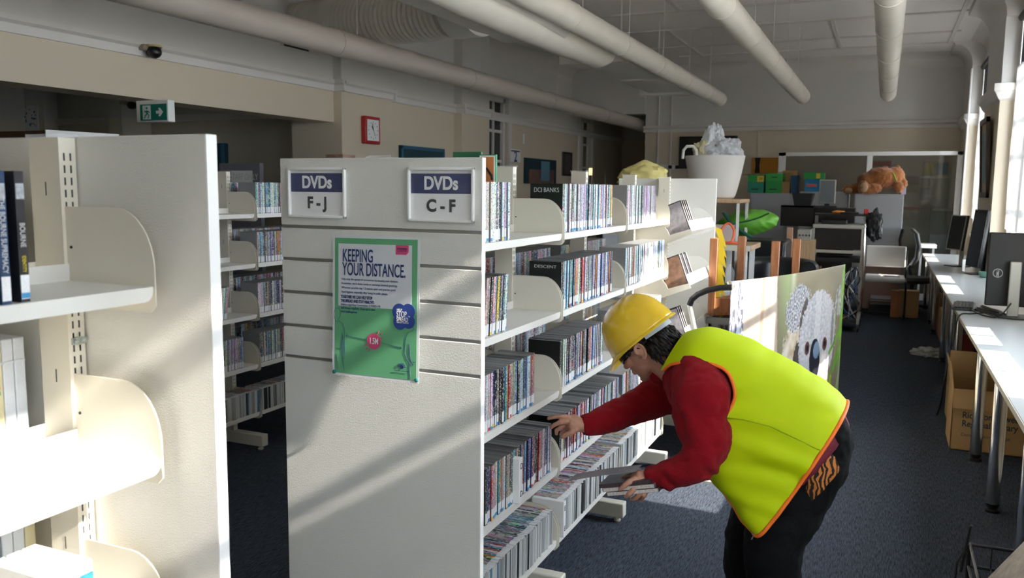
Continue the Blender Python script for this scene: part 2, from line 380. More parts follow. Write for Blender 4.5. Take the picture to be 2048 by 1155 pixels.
# ------------------------------------------------------------------ ducts
def spiral(name, label, x, z, d, ya, yb, m, every=1.35, group=None, cap=True, wires=True, x2=None, ytop=ZC):
    t = thing(name, label, 'duct', (x, (ya+yb)/2, z), group)
    q = MB(); r = d/2; pts = []; rad = []
    q.tube([(x, ya, z), (x, yb-.12, z), (x, yb-.05, z), (x, yb-.01, z), (x, yb, z)], [r, r, r*.97, r*.85, r*.6], 28)
    q.build('duct_body', m, t, smooth=50)
    y = ya+.6
    while y < yb-.2:
        MB().tube([(x, y-.025, z), (x, y+.025, z)], r+.004, 28).build('joint_band', m, t, smooth=50)
        if wires: MB().tube([(x, y+.3, z+r), (x, y+.3, ytop)], .004, 6).build('hanger_wire', 'trim', t)
        y += every
    return t
spiral('round_duct', 'second round duct from left, ending just right of stepped air plenum', -2.33, 2.98, .21, -1.0, 12.9, 'sock')
spiral('round_duct', 'third round duct from left, slanting across middle of ceiling', -1.165, 2.98, .21, -1.0, 12.9, 'sock')
spiral('round_duct', 'rightmost round duct, hanging above seated bear and glass partition', -.05, 2.98, .21, -1.0, 12.9, 'sock')
spiral('grey_pipe', 'long grey pipe running under left wall ceiling past picture rail', -4.2, 2.815, .215, 0.5, 17.5, 'greyduct', 2.4, ytop=ZC)
# rectangular plenum with stepped sections, round branch and ribbed flexible hose from the left wall
t = thing('air_plenum', 'stepped cream air plenum with ribbed flexible hose, upper middle of ceiling', 'duct', (-2.9, 8, 3.2))
def rbox(q, x0, x1, z0, z1, y0, y1, r=.08):
    pts = []
    for cx_, cz_, a0 in ((x1-r, z0+r, -pi/2), (x1-r, z1-r, 0), (x0+r, z1-r, pi/2), (x0+r, z0+r, pi)): pts += arc((cx_, cz_), r, a0, a0+pi/2, 4)
    q.prism(pts, 'y', y0, y1)
def sect(a, b, x0, x1, z0): q = MB(); rbox(q, x0, x1, z0, 3.15, a, b); q.build('plenum_section', 'duct', t, smooth=40)
sect(4.9, 6.75, -3.12, -2.47, 2.88); sect(6.75, 8.5, -3.12, -2.5, 2.99); sect(8.5, 10.2, -3.12, -2.52, 2.98); sect(10.2, 11.6, -3.12, -2.56, 2.96)
for y0_, y1_ in ((8.42, 8.6), (11.56, 11.7)): MB().box((-3.2, y0_, 2.93), (-2.5, y1_, 3.02)).build('flange', 'duct', t)
for y0_ in (5.5, 7.4, 9.3, 11.0): MB().tube([(-2.8, y0_, 3.14), (-2.8, y0_, ZC)], .008, 6).build('hanger_rod', 'trim', t)
MB().tube([(-2.64, 4.4, 2.93), (-2.64, 5.6, 2.93), (-2.66, 7.0, 2.95), (-2.68, 8.1, 2.98), (-2.7, 8.4, 3.02)], [.14, .15, .15, .15, .12], 24).build('branch_pipe', 'sock', t, smooth=50)
pA, pB = V((-5.45, 6.95, 3.24)), V((-3.3, 6.35, 3.10)); n = 150; rad = []; pts = []
for i in range(n+1):
    s = i/n; pts.append(pA.lerp(pB, s)+V((0, 0, -.02*sin(pi*s)))); rad.append((.17+.055*sin(pi*min(1, s*.75))**.6)*(1+.030*(1 if i % 4 < 2 else -1)))
MB().tube(pts, rad, 28).build('ribbed_hose', mat('ribbed_hose_foil', (.62, .59, .52), .38), t, smooth=60)
MB().tube([pB+V((-.02, 0, 0)), pB+V((.25, -.10, -.01))], .235, 28).build('hose_collar', 'duct', t, smooth=50)
# ------------------------------------------------------------------ library shelving runs
LIPS = [1.452, 1.149, .836, .523, .222]
LH = .025
SHELFNAME = ['top shelf', 'second shelf down', 'third shelf down', 'fourth shelf down', 'bottom shelf']
def bracket_poly(xu, xf, z):            # rounded steel bookend plate in the XZ plane
    s = 1 if xf > xu else -1
    pts = [(xu, z-.02), (xf-s*.012, z-.02), (xf, z-.008)]
    pts += [(xf-s*.085+s*.085*cos(a), z+.157-.105+.105*sin(a)) for a in [pi/2*i/8 for i in range(9)]]
    return pts+[(xu, z+.157)]
def shelf_mesh(q, xu, xf, y0, y1, z):    # folded shelf: deck, front lip with rounded ends, rear upstand
    s = 1 if xf > xu else -1
    a, b = sorted((xu-s*.0, xf-s*.003)); q.box((a, y0, z+LH-.003), (b, y1, z+LH))
    r = .018
    lip = [(y0, z+LH)]+[(y0+r-r*cos(t), z+r-r*sin(t)) for t in [pi/2*i/4 for i in range(5)]]+[(y1-r+r*sin(t), z+r-r*cos(t)) for t in [pi/2*i/4 for i in range(5)]]+[(y1, z+LH)]
    q.prism(lip, 'x', xf-s*.003, xf)
    a, b = sorted((xu, xu-s*.003)); q.box((a+s*.004, y0, z), (b+s*.004, y1, z+LH+.03))
def upright(root, xc, y, zt, w=.0375, d=.017):
    q = MB(); q.box((xc-w, y-d, .03), (xc+w, y+d, zt)); q.m = 1
    z = .12
    while z < zt-.03:
        for yy in (y-.007, y+.006):
            for sx in (-1, 1): q.box((xc+sx*w-.0004, yy-.0016, z), (xc+sx*w+.0004, yy+.0016, z+.0135))
        z += .0215
    for z in (1.64, 1.30, .98, .66): q.box((xc-.001, y-d-.0004, z-.012), (xc+.0015, y-d, z+.012))
    u = q.build('upright', ['cream', 'dark'], root)
    q = MB(); q.box((xc-w-.004, y-d-.003, zt), (xc+w+.004, y+d+.003, zt+.006)); q.build('end_cap', 'clear', u)
    q = MB(); q.box((xc-.25, y-.028, .025), (xc+.272, y+.028, .10)); q.build('base_foot', 'cream', root, bevel=.006)
    q = MB()
    for x in (xc-.2, xc+.235): q.lathe([(.016, 0), (.018, .008), (.010, .012), (.010, .03)], (x, y, 0), 12)
    q.build('glide', 'cream', root)
def run(name, label, joints, xc, sides=(1, -1), zt=1.73, skip=(), nobr=()):
    root = thing(name, label, 'shelving', (xc, (joints[0]+joints[-1])/2, 0))
    for y in joints: upright(root, xc, y, zt)
    for s in sides:
        xu, xf = xc+s*.0375, xc+s*.2425
        for k, (y0, y1) in enumerate(zip(joints, joints[1:])):
            if (s, k) in skip: continue
            for z in LIPS:
                q = MB(); shelf_mesh(q, xu, xf, y0+.011, y1-.011, z); q.build('shelf', 'creamlip', root)
                for yy in () if s in nobr else (y0+.0095, y1-.0095):
                    q = MB(); q.prism(bracket_poly(xu, xf+s*.004, z), 'y', yy-.0012, yy+.0012)
                    q.m = 1
                    q.lathe([(.0028, 0), (.0028, .0026)], (0, 0, 0), 8, Matrix.Translation((xu+s*.012, yy-.0013, z+.085)) @ Matrix.Rotation(pi/2, 4, 'X') @ Matrix.Translation((0, 0, -.001)))
                    q.build('bracket', ['cream', 'dark'], root)
    return root
JC = [2.175, 3.043, 3.918, 4.798, 5.66]
XC = -1.3725
runC = run('shelving_run', 'long cream steel double-sided DVD shelving run behind the slatted sign panel', JC, XC, skip=((1, 3),))
# grooved end panel facing the camera
GZ = [1.523, 1.421, 1.3165, 1.210, 1.109]; PX0, PX1, PY = -1.735, -1.035, 2.13
q = MB(); zs = [.02]+sorted(GZ)+[1.733]
for i in range(len(zs)-1): q.box((PX0, PY, zs[i]+(.005 if i else 0)), (PX1, PY+.022, zs[i+1]-(.005 if i < len(zs)-2 else 0)))
ep = q.build('end_panel', 'panel', runC, bevel=.0015)
for z in GZ: MB().box((PX0+.002, PY+.006, z-.0055), (PX1-.002, PY+.021, z+.0055)).build('groove_rail', 'alu', ep)
MB().box((PX1, PY, .02), (PX1+.002, PY+.022, 1.733)).build('edge_strip', 'white', ep)
MB().box((-1.70, 5.68, .02), (-1.03, 5.702, 1.722)).build('end_panel', 'panel', runC, bevel=.0015)
runA = run('shelving_run', 'nearest cream steel shelving bay at the left edge of the picture', [.165, 1.062], XC, nobr=(-1,))
q = MB(); q.box((-1.71, 1.083, .02), (-1.035, 1.107, 1.733)); ea = q.build('end_panel', 'panel', runA, bevel=.0015)
MB().box((-1.035, 1.083, .02), (-1.033, 1.107, 1.733)).build('edge_strip', 'white', ea)
q = MB(); q.prism([(1.05, -.006), (1.064, -.008), (1.08, -.006), (1.081, .006), (1.064, .008), (1.05, .006)], 'x', -1.335, -1.331, Matrix.Translation((0, 0, 1.365)))
for y in (1.056, 1.072): q.lathe([(.0045, 0), (.0045, .004), (.002, .006)], (0, 0, 0), 6, Matrix.Translation((-1.331, y, 1.365)) @ Matrix.Rotation(pi/2, 4, 'Y'))
q.build('joining_clip', 'zinc', runA)
runB = run('shelving_run', 'shaded cream steel DVD shelving run in the next aisle, seen between two end panels', [2.31, 3.185, 4.06, 4.935, 5.81], -3.7425)
# ------------------------------------------------------------------ disc cases
def spine_mat(name, attr, emph=.30, big=False):
    m = mat(name, (.5, .5, .5), .28, spec=.5); N, L, p = nodes_of(m)
    tc = N.new('ShaderNodeTexCoord'); add = N.new('ShaderNodeVectorMath'); add.operation = 'ADD'
    L.new(tc.outputs['Object'], add.inputs[0])
    if attr:
        c = N.new('ShaderNodeAttribute'); c.attribute_name = 'Col'; col = c.outputs['Color']
    else:
        c = N.new('ShaderNodeObjectInfo'); col = c.outputs['Color']
        mu = N.new('ShaderNodeMath'); mu.operation = 'MULTIPLY'; mu.inputs[1].default_value = 37.0; L.new(c.outputs['Random'], mu.inputs[0]); L.new(mu.outputs[0], add.inputs[1])
    mp = N.new('ShaderNodeMapping'); mp.inputs['Scale'].default_value = (18, 60, 22); L.new(add.outputs[0], mp.inputs[0])
    vo = N.new('ShaderNodeTexVoronoi'); vo.inputs['Scale'].default_value = 1.0; L.new(mp.outputs[0], vo.inputs['Vector'])
    mx = N.new('ShaderNodeMix'); mx.data_type = 'RGBA'; mx.blend_type = 'MIX'
    no0 = N.new('ShaderNodeTexNoise'); no0.inputs['Scale'].default_value = 14; L.new(add.outputs[0], no0.inputs['Vector'])
    g0 = N.new('ShaderNodeMath'); g0.operation = 'GREATER_THAN'; g0.inputs[1].default_value = .56; L.new(no0.outputs['Fac'], g0.inputs[0])
    s0 = N.new('ShaderNodeMath'); s0.operation = 'MULTIPLY'; s0.inputs[1].default_value = emph; L.new(g0.outputs[0], s0.inputs[0])
    L.new(s0.outputs[0], mx.inputs[0]); L.new(col, mx.inputs[6]); L.new(vo.outputs['Color'], mx.inputs[7])
    mp2 = N.new('ShaderNodeMapping'); mp2.inputs['Scale'].default_value = (60, 230, 190) if not big else (40, 40, 60); L.new(add.outputs[0], mp2.inputs[0])
    no = N.new('ShaderNodeTexNoise'); no.inputs['Scale'].default_value = 1.0; no.inputs['Detail'].default_value = 1; L.new(mp2.outputs[0], no.inputs['Vector'])
    g = N.new('ShaderNodeMath'); g.operation = 'GREATER_THAN'; g.inputs[1].default_value = .60 if not big else .66; L.new(no.outputs['Fac'], g.inputs[0])
    # lettering contrasts with its spine: light on dark, dark on light
    bw = N.new('ShaderNodeRGBToBW'); L.new(col, bw.inputs[0]); lt = N.new('ShaderNodeMath'); lt.operation = 'LESS_THAN'; lt.inputs[1].default_value = .25; L.new(bw.outputs[0], lt.inputs[0])
    lc = N.new('ShaderNodeMix'); lc.data_type = 'RGBA'; lc.inputs[6].default_value = (.05, .05, .09, 1); lc.inputs[7].default_value = (.75, .75, .72, 1); L.new(lt.outputs[0], lc.inputs[0])
    if big:
        dk = N.new('ShaderNodeMix'); dk.data_type = 'RGBA'; dk.blend_type = 'MULTIPLY'; dk.inputs[0].default_value = 1; dk.inputs[7].default_value = (.35, .35, .38, 1); L.new(mx.outputs[2], dk.inputs[6]); L.new(dk.outputs[2], p.inputs['Base Color']); return m
    m2 = N.new('ShaderNodeMix'); m2.data_type = 'RGBA'; L.new(g.outputs[0], m2.inputs[0]); L.new(mx.outputs[2], m2.inputs[6]); L.new(lc.outputs[2], m2.inputs[7])
    L.new(m2.outputs[2], p.inputs['Base Color']); return m
M['coverart'] = spine_mat('printed_cover_face', False, .25, True); M['spine'] = spine_mat('printed_spine', False); M['spineattr'] = spine_mat('printed_cover_row', True)
M['casetop'] = mat('case_edge', (.16, .165, .17), .28)
N, L, p = nodes_of(M['casetop']); oi = N.new('ShaderNodeObjectInfo'); rr = N.new('ShaderNodeValToRGB'); L.new(oi.outputs['Random'], rr.inputs[0]); L.new(rr.outputs[0], p.inputs['Base Color'])
rr.color_ramp.elements[0].color = (.03, .03, .032, 1); rr.color_ramp.elements[1].color = (.34, .35, .36, 1)  # lighter greys stand in for reflections on the case tops
M['sticker'] = mat('white_sticker', (.80, .81, .83), .45, vary=(300, .2))
M['bluestrip'] = mat('blue_sticker', (.04, .28, .55), .45); M['redstrip'] = mat('red_sticker', (.6, .05, .05), .45); M['yellowstrip'] = mat('yellow_sticker', (.8, .6, .05), .45)
TW, TD, TH = .0142, .135, .190
def case_mesh(w, d, h, name='dvd_case'):
    q = MB(); c = .0012
    q.box((-d, -w/2, 0), (0, w/2, h))
    for f in q.bm.faces:
        n = f.calc_center_median(); f.material_index = 1 if (n.z > h-1e-5 or n.z < 1e-5 or n.x < -d+1e-5) else (2 if abs(n.y) > w/2-1e-5 else 0)
    me, _ = q.mesh(name, ['spine', 'casetop', 'coverart'], origin=V((0, 0, 0))); return me
DVD = [case_mesh(TW*k, TD, TH) for k in (.8, 1.0, 1.0, 1.05, 1.5)]; DW = [TW*k for k in (.8, 1.0, 1.0, 1.05, 1.5)]
CVM = case_mesh(TW, TD, TH); CVM.materials[2] = mat('plain_dark_cover', (.014, .015, .014), .3)
def sticker_mesh(w, strip):
    q = MB(); q.box((0, -w/2+.0008, .005), (.0005, w/2-.0008, .040))
    if strip: q.m = 1; q.box((0, -w/2+.0006, .003), (.0007, w/2-.0006, .013))
    me, _ = q.mesh('spine_label', ['sticker']+([strip] if strip else []), origin=V((0, 0, 0))); return me
STK = {(i, s): sticker_mesh(DW[i], s) for i in range(5) for s in (None, 'bluestrip', 'redstrip', 'yellowstrip')}
PAL = [('white', (.72, .74, .76), 24), ('silver', (.45, .47, .50), 10), ('black', (.018, .018, .02), 20), ('navy', (.02, .04, .13), 9), ('blue', (.06, .20, .45), 9), ('pale blue', (.42, .58, .72), 10), ('red', (.45, .03, .03), 8), ('pink', (.70, .42, .52), 6), ('tan', (.50, .40, .27), 5), ('teal', (.04, .26, .28), 3), ('orange', (.65, .24, .04), 3), ('grey', (.18, .18, .19), 8), ('yellow', (.70, .55, .08), 2), ('purple', (.20, .09, .26), 3)]
def pick(rng, pal=None):
    pal = pal or PAL
    return rng.choices(pal, [x[2] for x in pal])[0]
COUNT = {'dvd': 0}
def dvd(x, y, z, i, colr, label, group, lean=0.0, sticker=True, name='dvd_case', sx=1):
    o = bpy.data.objects.new(name, DVD[i]); COL.objects.link(o); o.location = (x, y, z)
    o.rotation_euler = (lean, 0, 0 if sx > 0 else pi); o.color = colr+(1,)
    tag(o, label, 'dvd', group)
    if sticker:
        s = bpy.data.objects.new('spine_label', STK[(i, sticker if isinstance(sticker, str) else None)]); COL.objects.link(s); s.parent = o
    COUNT['dvd'] += 1; return o
class Stuff:
    """rows of cases past the individual ones, kept as one countless mass"""
    def __init__(s): s.bm = bmesh.new(); s.cl = s.bm.loops.layers.float_color.new('Col')
    def add(s, x, y, z, w, d, h, colr, sgn=1, lean=0.0):
        a, b = sorted((x, x-sgn*d)); vs = []
        for xx in (a, b):
            for yy in (-w/2, w/2):
                for zz in (0, h): vs.append(s.bm.verts.new((xx, y+yy-lean*zz, z+zz)))
        for k, ix in enumerate(((0,1,3,2), (4,6,7,5), (0,4,5,1), (2,3,7,6), (0,2,6,4), (1,5,7,3))):
            f = s.bm.faces.new([vs[i] for i in ix]); f.material_index = 0 if k < 2 else 1
            for l in f.loops: l[s.cl] = colr+(1,)
        xo = x+sgn*.0006
        if k:
            q = [s.bm.verts.new((xo, y+yy-lean*zz, z+zz)) for yy, zz in ((-w/2+.0008, .004), (w/2-.0008, .004), (w/2-.0008, .038), (-w/2+.0008, .038))]
            f = s.bm.faces.new(q); f.material_index = 2
            for l in f.loops: l[s.cl] = (1, 1, 1, 1)
    def build(s, name, label, cat, top='casetop'):
        bmesh.ops.recalc_face_normals(s.bm, faces=s.bm.faces[:])
        me = bpy.data.meshes.new(name); s.bm.to_mesh(me); s.bm.free()
        for k in ('spineattr', top, 'sticker'): me.materials.append(M[k])
        o = bpy.data.objects.new(name, me); COL.objects.link(o); tag(o, label, cat, None, 'stuff'); return o
rest = Stuff()
BAYNAME = ['bay next to the sign panel', 'middle bay behind the reaching hand', 'third bay with the sunlit lips']
def fill(bay, sh, y0, y1, lean0=0.0, seed=0, pal=None, first=None, to_rest=False, xf=-1.1385):
    rng = random.Random(seed*101+bay*17+sh)
    z = LIPS[sh]+LH+.0005; y = y0; n = 0; grp = 'DVDs on the %s, %s' % (SHELFNAME[sh], BAYNAME[bay])
    while y < y1:
        i = rng.choices(range(5), [10, 40, 25, 15, 5])[0]; w = DW[i]
        nm, c, _ = pick(rng, pal)
        if n == 0 and bay == 1: nm, c = 'black', (.02, .02, .022)
        c = tuple(min(1, max(0, v*rng.uniform(.75, 1.2))) for v in c)
        ln = lean0 + rng.uniform(-.004, .004); n += 1
        x = xf+rng.uniform(-.006, .002)
        if to_rest: rest.add(x, y+w/2, z, w, TD, TH, c, 1, ln)
        else:
            st = rng.choices([True, 'bluestrip', 'redstrip', 'yellowstrip', False], [52, 30, 6, 4, 8])[0]
            fr = ' with no label' if st is False else {'bluestrip': ' with blue-striped label', 'redstrip': ' with red-striped label', 'yellowstrip': ' with yellow-striped label'}.get(st, '')
            lb = '%s DVD spine, %s from sign panel, %s, %s' % (nm, ordinal(n), SHELFNAME[sh].replace(' down', ''), BAYNAME[bay].replace(' next to the sign panel', ' nearest panel').replace(' behind the reaching hand', '').replace(' with the sunlit lips', ''))
            dvd(x, y+w/2, z, i, c, lb, grp, ln, st)
        y += w/cos(ln)+rng.uniform(.0002, .0010)
    return y
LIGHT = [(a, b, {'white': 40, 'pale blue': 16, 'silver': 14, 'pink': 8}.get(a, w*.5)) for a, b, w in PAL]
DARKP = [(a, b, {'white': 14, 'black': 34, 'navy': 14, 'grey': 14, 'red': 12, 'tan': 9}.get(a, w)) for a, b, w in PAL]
# nearest bay
fill(0, 0, 2.19, 2.558, 0, 1, [('pink', (.72, .45, .52), 5), ('white', (.75, .75, .78), 6), ('black', (.02, .02, .02), 3), ('pale blue', (.5, .62, .75), 3), ('tan', (.55, .42, .33), 2)])
fill(0, 1, 2.20, 2.535, -.09, 2, PAL); 
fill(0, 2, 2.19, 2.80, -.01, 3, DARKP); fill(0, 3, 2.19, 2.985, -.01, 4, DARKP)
# middle bay
fill(1, 0, 3.075, 3.715, 0, 5, LIGHT); fill(1, 1, 3.075, 3.72, -.03, 6, PAL); fill(1, 2, 3.075, 3.60, -.02, 7, PAL); fill(1, 3, 3.075, 3.885, -.02, 8, PAL)
fill(2, 0, 3.945, 4.50, 0, 9, LIGHT, to_rest=True); fill(2, 1, 3.945, 4.72, 0, 10, LIGHT, to_rest=True); fill(2, 2, 3.945, 4.70, 0, 11, PAL, to_rest=True); fill(2, 3, 3.945, 4.75, 0, 12, PAL, to_rest=True)
# front covers turned to the camera at the head of two rows
def cover(y, z, colr, label, words, size, x=-1.1385, wc='greyink', dz=.165, sx=.8):
    o = dvd(x, y, z, 1, colr, label, 'face-on DVD covers beside the brackets', 0, False)
    o.data = CVM
    if not words: return o
    t = text('cover_title', words, size, (0, 0, 0), wc, None, sx=sx); t.parent = o; t.location = (-TD/2, -TW/2-.0003, dz)
    return o
cover(3.064, LIPS[0]+LH, (.02, .024, .02), 'dark DVD cover with pale block title above top bracket', 'DCI BANKS', .026)
cover(3.064, LIPS[1]+LH, (.012, .012, .014), 'black DVD cover with small spaced title above second bracket', 'DESCENT', .017, dz=.17, sx=1.3)
cover(3.064, LIPS[2]+LH, (.014, .014, .016), 'plain black DVD cover at head of third shelf, middle bay', '', .017)
# black bookend and two white lettered divider boxes
o = MB(); o.prism([(-1.30, 0), (-1.15, 0), (-1.15, .12)]+arc((-1.18, .12), .03, 0, pi/2, 5)+[(-1.30, .15)], 'y', 2.552, 2.558, Matrix.Translation((0, 0, LIPS[1]+LH))); o.box((-1.30, 2.50, LIPS[1]+LH), (-1.16, 2.556, LIPS[1]+LH+.0008))
tag(o.build('bookend', 'black'), 'black bookend holding leaning DVDs on the second shelf', 'bookend')
def divider(y, z, ch, label, x=-1.112, h=.155):
    t = thing('divider_box', label, 'divider', (x, y, z))
    MB().box((x-.14, y-.0125, z), (x, y+.0125, z+h)).build('box_body', 'white', t, bevel=.003)
    for zz in (z+.035, z+h-.03): text('letter', ch, .03, (x+.0006, y, zz), 'ink', t, rot=(pi/2, 0, pi/2))
    return t
divider(2.62, LIPS[3]+LH, 'D', 'white divider box marked D among DVDs on fourth shelf', h=.165)
# run B, the shaded aisle: all part of the mass except the bottom compact discs
def fillB(sh, y0, y1, seed, lean=0):
    rng = random.Random(seed); y = y0; z = LIPS[sh]+LH
    while y < y1:
        w = TW*rng.choice((.8, 1, 1, 1.05)); nm, c, _ = pick(rng); c = tuple(v*rng.uniform(.7, 1.15) for v in c)
        rest.add(-3.51+rng.uniform(-.006, .002), y, z, w, TD, TH, c, 1, lean); y += w+.0006
for sh in range(4):
    fillB(sh, 4.085, 4.90, 50+sh); fillB(sh, 3.2, (3.4, 3.4, 3.80, 3.93)[sh], 60+sh, (-.0, 0, -.15, -.02)[sh])
# far faces of the runs, seen through the gaps
def far(xc, y0, y1, sh, seed):
    rng = random.Random(seed); y = y0; z = LIPS[sh]+LH
    while y < y1:
        w = TW*rng.choice((.8, 1, 1, 1.5)); nm, c, _ = pick(rng); rest.add(xc-.2355, y, z, w, TD, TH, c, -1); y += w+.0007
for k in range(3):
    for sh in (1, 2, 3): far(XC, JC[k]+.03, JC[k+1]-.06*(1+(k*3+sh) % 3), sh, 80+k*5+sh)
for sh in (0, 1, 2, 3): far(-3.7425, 3.25, 4.02, sh, 120+sh); far(-3.7425, 4.1, 4.85, sh, 130+sh)
rest.build('dvd_rows', 'further rows of DVD cases on distant bays and far faces of the shelving', 'dvd rows')
# ------------------------------------------------------------------ compact discs, spine up on the bottom shelves
M['cdfront'] = spine_mat('jewel_case_edge', False, .12); M['cdtop'] = spine_mat('disc_spine_print', False, .6)
CW, CD_, CH = .0112, .140, .138
def cd_mesh(w):
    q = MB(); q.box((-CD_, -w/2, 0), (0, w/2, CH))
    for f in q.bm.faces: f.material_index = 1 if f.calc_center_median().z > CH-1e-5 else 0
    q.m = 2; q.box((-.03, -w/2+.0004, CH), (-.002, w/2-.0004, CH+.0005))
    return q.mesh('cd_case', ['cdplain', 'cdtop', 'sticker'], origin=V((0, 0, 0)))[0]
m = mat('jewel_case', (.6, .6, .6), .3); N, L, p = nodes_of(m)
oi = N.new('ShaderNodeObjectInfo'); rr = N.new('ShaderNodeValToRGB'); rr.color_ramp.interpolation = 'CONSTANT'
rr.color_ramp.elements[0].color = (.40, .42, .42, 1)
for pos, c in ((.3, (.58, .59, .58)), (.62, (.30, .32, .33)), (.72, (.02, .02, .022)), (.84, (.66, .66, .64)), (.95, (.10, .22, .34))):
    e = rr.color_ramp.elements.new(pos); e.color = c+(1,)
rr.color_ramp.elements.remove(rr.color_ramp.elements[-1]) if rr.color_ramp.elements[-1].position == 1.0 else None
L.new(oi.outputs['Random'], rr.inputs[0]); L.new(rr.outputs[0], p.inputs['Base Color']); M['cdplain'] = m
CDM = [cd_mesh(CW*k) for k in (1, 1, 2.1)]
def fillcd(y0, y1, x, label, grp, seed):
    rng = random.Random(seed); y = y0; n = 0
    while y < y1:
        k = rng.choices((0, 1, 2), (5, 5, 1))[0]; w = CW*(2.1 if k == 2 else 1); nm, c, _ = pick(rng, DARKP); n += 1
        o = bpy.data.objects.new('cd_case', CDM[k]); COL.objects.link(o); o.location = (x+rng.uniform(-.006, .002), y+w/2, LIPS[4]+LH+.0005); o.color = c+(1,)
        o.rotation_euler = (rng.uniform(-.012, .004), 0, 0)
        tag(o, label % (('thick' if k == 2 else 'slim')+' '+nm, ordinal(n)), 'compact disc', grp); y += w+rng.uniform(.0006, .0013)
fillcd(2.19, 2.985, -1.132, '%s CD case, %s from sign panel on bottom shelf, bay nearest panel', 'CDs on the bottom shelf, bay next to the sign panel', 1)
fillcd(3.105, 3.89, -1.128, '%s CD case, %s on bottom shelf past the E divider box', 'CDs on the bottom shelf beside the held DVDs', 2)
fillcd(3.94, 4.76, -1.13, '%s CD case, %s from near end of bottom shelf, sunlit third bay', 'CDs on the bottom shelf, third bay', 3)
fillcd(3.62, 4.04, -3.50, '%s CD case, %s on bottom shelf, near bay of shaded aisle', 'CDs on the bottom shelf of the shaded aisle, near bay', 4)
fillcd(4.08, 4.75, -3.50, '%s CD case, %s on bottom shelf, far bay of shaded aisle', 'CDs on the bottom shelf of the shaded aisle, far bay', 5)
divider(3.075, LIPS[4]+LH, 'E', 'white comb-bound divider box marked E among bottom shelf CDs', h=.15)
q = MB(); q.prism([(-1.24, 0), (-1.20, 0)]+arc((-1.23, .005), .03, 0, pi/2, 5)+[(-1.3, .03), (-1.3, 0)], 'y', 4.46, 4.49, Matrix.Translation((0, 0, LIPS[4]+LH+.14)))
tag(q.build('case_opener', mat('dark_green_plastic', (.01, .10, .04), .4)), 'dark green flat plastic piece lying on bottom shelf CDs', 'plastic piece')
# white spare DVD box on the sunlit third bay
MBx = MB().box((-1.27, 4.36, LIPS[1]+LH), (-1.128, 4.44, LIPS[1]+LH+.17)); tag(MBx.build('archive_box', 'white', bevel=.003), 'plain white box between sunlit DVDs on the second shelf', 'box')
# ------------------------------------------------------------------ bay A contents
def bourne(y, title, sub, cbody, clab, label, lean=0):
    z = LIPS[0]+LH
    t = thing('dvd_case', label, 'dvd', (-1.14, y, z), 'trilogy DVDs at the left edge')
    c = MB().box((-1.275, y-.0072, z), (-1.14, y+.0072, z+.19)).build('case_body', cbody, t)
    MB().box((-1.1402, y-.0066, z+.005), (-1.1390, y+.0066, z+.04)).build('spine_label', 'sticker', t)
    if clab: MB().box((-1.1390, y-.0066, z+.006), (-1.1386, y+.0066, z+.014)).build('label_band', 'bluestrip', t)
    MB().box((-1.1400, y-.0062, z+.150), (-1.1392, y+.0062, z+.172)).build('portrait', mat('pale_portrait', (.40, .42, .46), .4, vary=(160, .8)), t)
    text('spine_title', title, .0115, (-1.1390, y, z+.098), 'greyink', t, rot=(0, pi/2, 0), sx=.78)
    if sub: text('spine_title', sub, .008, (-1.1390, y, z+.056), mat('yellow_ink', (.75, .6, .03), .5), t, rot=(0, pi/2, 0), sx=.7)
    return t
M['navycase'] = mat('navy_case', (.015, .05, .13), .3, vary=(40, .5)); M['blkcase'] = mat('black_case', (.02, .02, .025), .3, vary=(40, .5)); M['bluecase'] = mat('blue_case', (.02, .14, .34), .3, vary=(40, .4))
for yb, ti, su, cb, cl, lb in ((.768, 'THE BOURNE ULTIMATUM', '', 'blkcase', 1, 'black DVD reading BOURNE ULTIMATUM at left edge of top shelf'),
        (.797, 'THE BOURNE SUPREMACY', '', 'navycase', 0, 'blue DVD reading BOURNE SUPREMACY between two black ones'),
        (.826, 'BOURNE', 'IDENTITY', 'blkcase', 1, 'black DVD with BOURNE and yellow lettering, rightmost on nearest shelf'),
        (.749, '', '', 'bluecase', 1, 'bright blue DVD cut by the left picture edge')):
    bourne(yb, ti, su, cb, cl, lb)
# cases on the far face of bay A, and three upright boxes on the low near shelf
M['vhsy'] = mat('aged_sleeve', (.62, .56, .36), .45, vary=(30, .08)); M['vhsb'] = mat('smoky_case', (.17, .20, .24), .3, vary=(40, .4)); M['vhsw'] = mat('clear_case', (.62, .66, .72), .3, vary=(30, .15))
M['greendot'] = mat('green_dot', (.0, .35, .25), .5); M['reddot'] = mat('red_dot', (.7, .12, .12), .5)
seqs = {1: ['vhsb', 'vhsy', 'vhsb', 'vhsy', 'vhsw', 'vhsw'], 2: ['vhsy', 'vhsy', 'blkcase', 'vhsb', 'vhsw', 'vhsw', 'vhsy'], 0: ['vhsw', 'vhsy', 'vhsy']}
for sh, sq in seqs.items():
    z = LIPS[sh]+LH; y = 1.036-.0226*len(sq)
    for k, cm in enumerate(sq):
        t = thing('cassette_case', '%s video case, %s on far face of nearest bay, %s' % ({'vhsb': 'smoky', 'vhsy': 'yellowed', 'vhsw': 'clear', 'blkcase': 'black'}[cm], ordinal(k+1), SHELFNAME[sh]), 'video case', (-1.52, y+.011, z), 'video cases on the far face, %s' % SHELFNAME[sh])
        MB().box((-1.58, y, z+.002), (-1.440, y+.0215, z+.195)).build('case_body', cm, t, bevel=.002)
        MB().box((-1.4405, y+.001, z+.15), (-1.4385, y+.0205, z+.154)).build('ridge', 'vhsw', t)
        if sh == 1 and k < 4:
            MB().box((-1.4402, y+.006, z+.095), (-1.4390, y+.015, z+.103)).build('dot', 'greendot', t); MB().box((-1.4402, y+.006, z+.105), (-1.4390, y+.015, z+.111)).build('dot', 'reddot', t)
        y += .0226
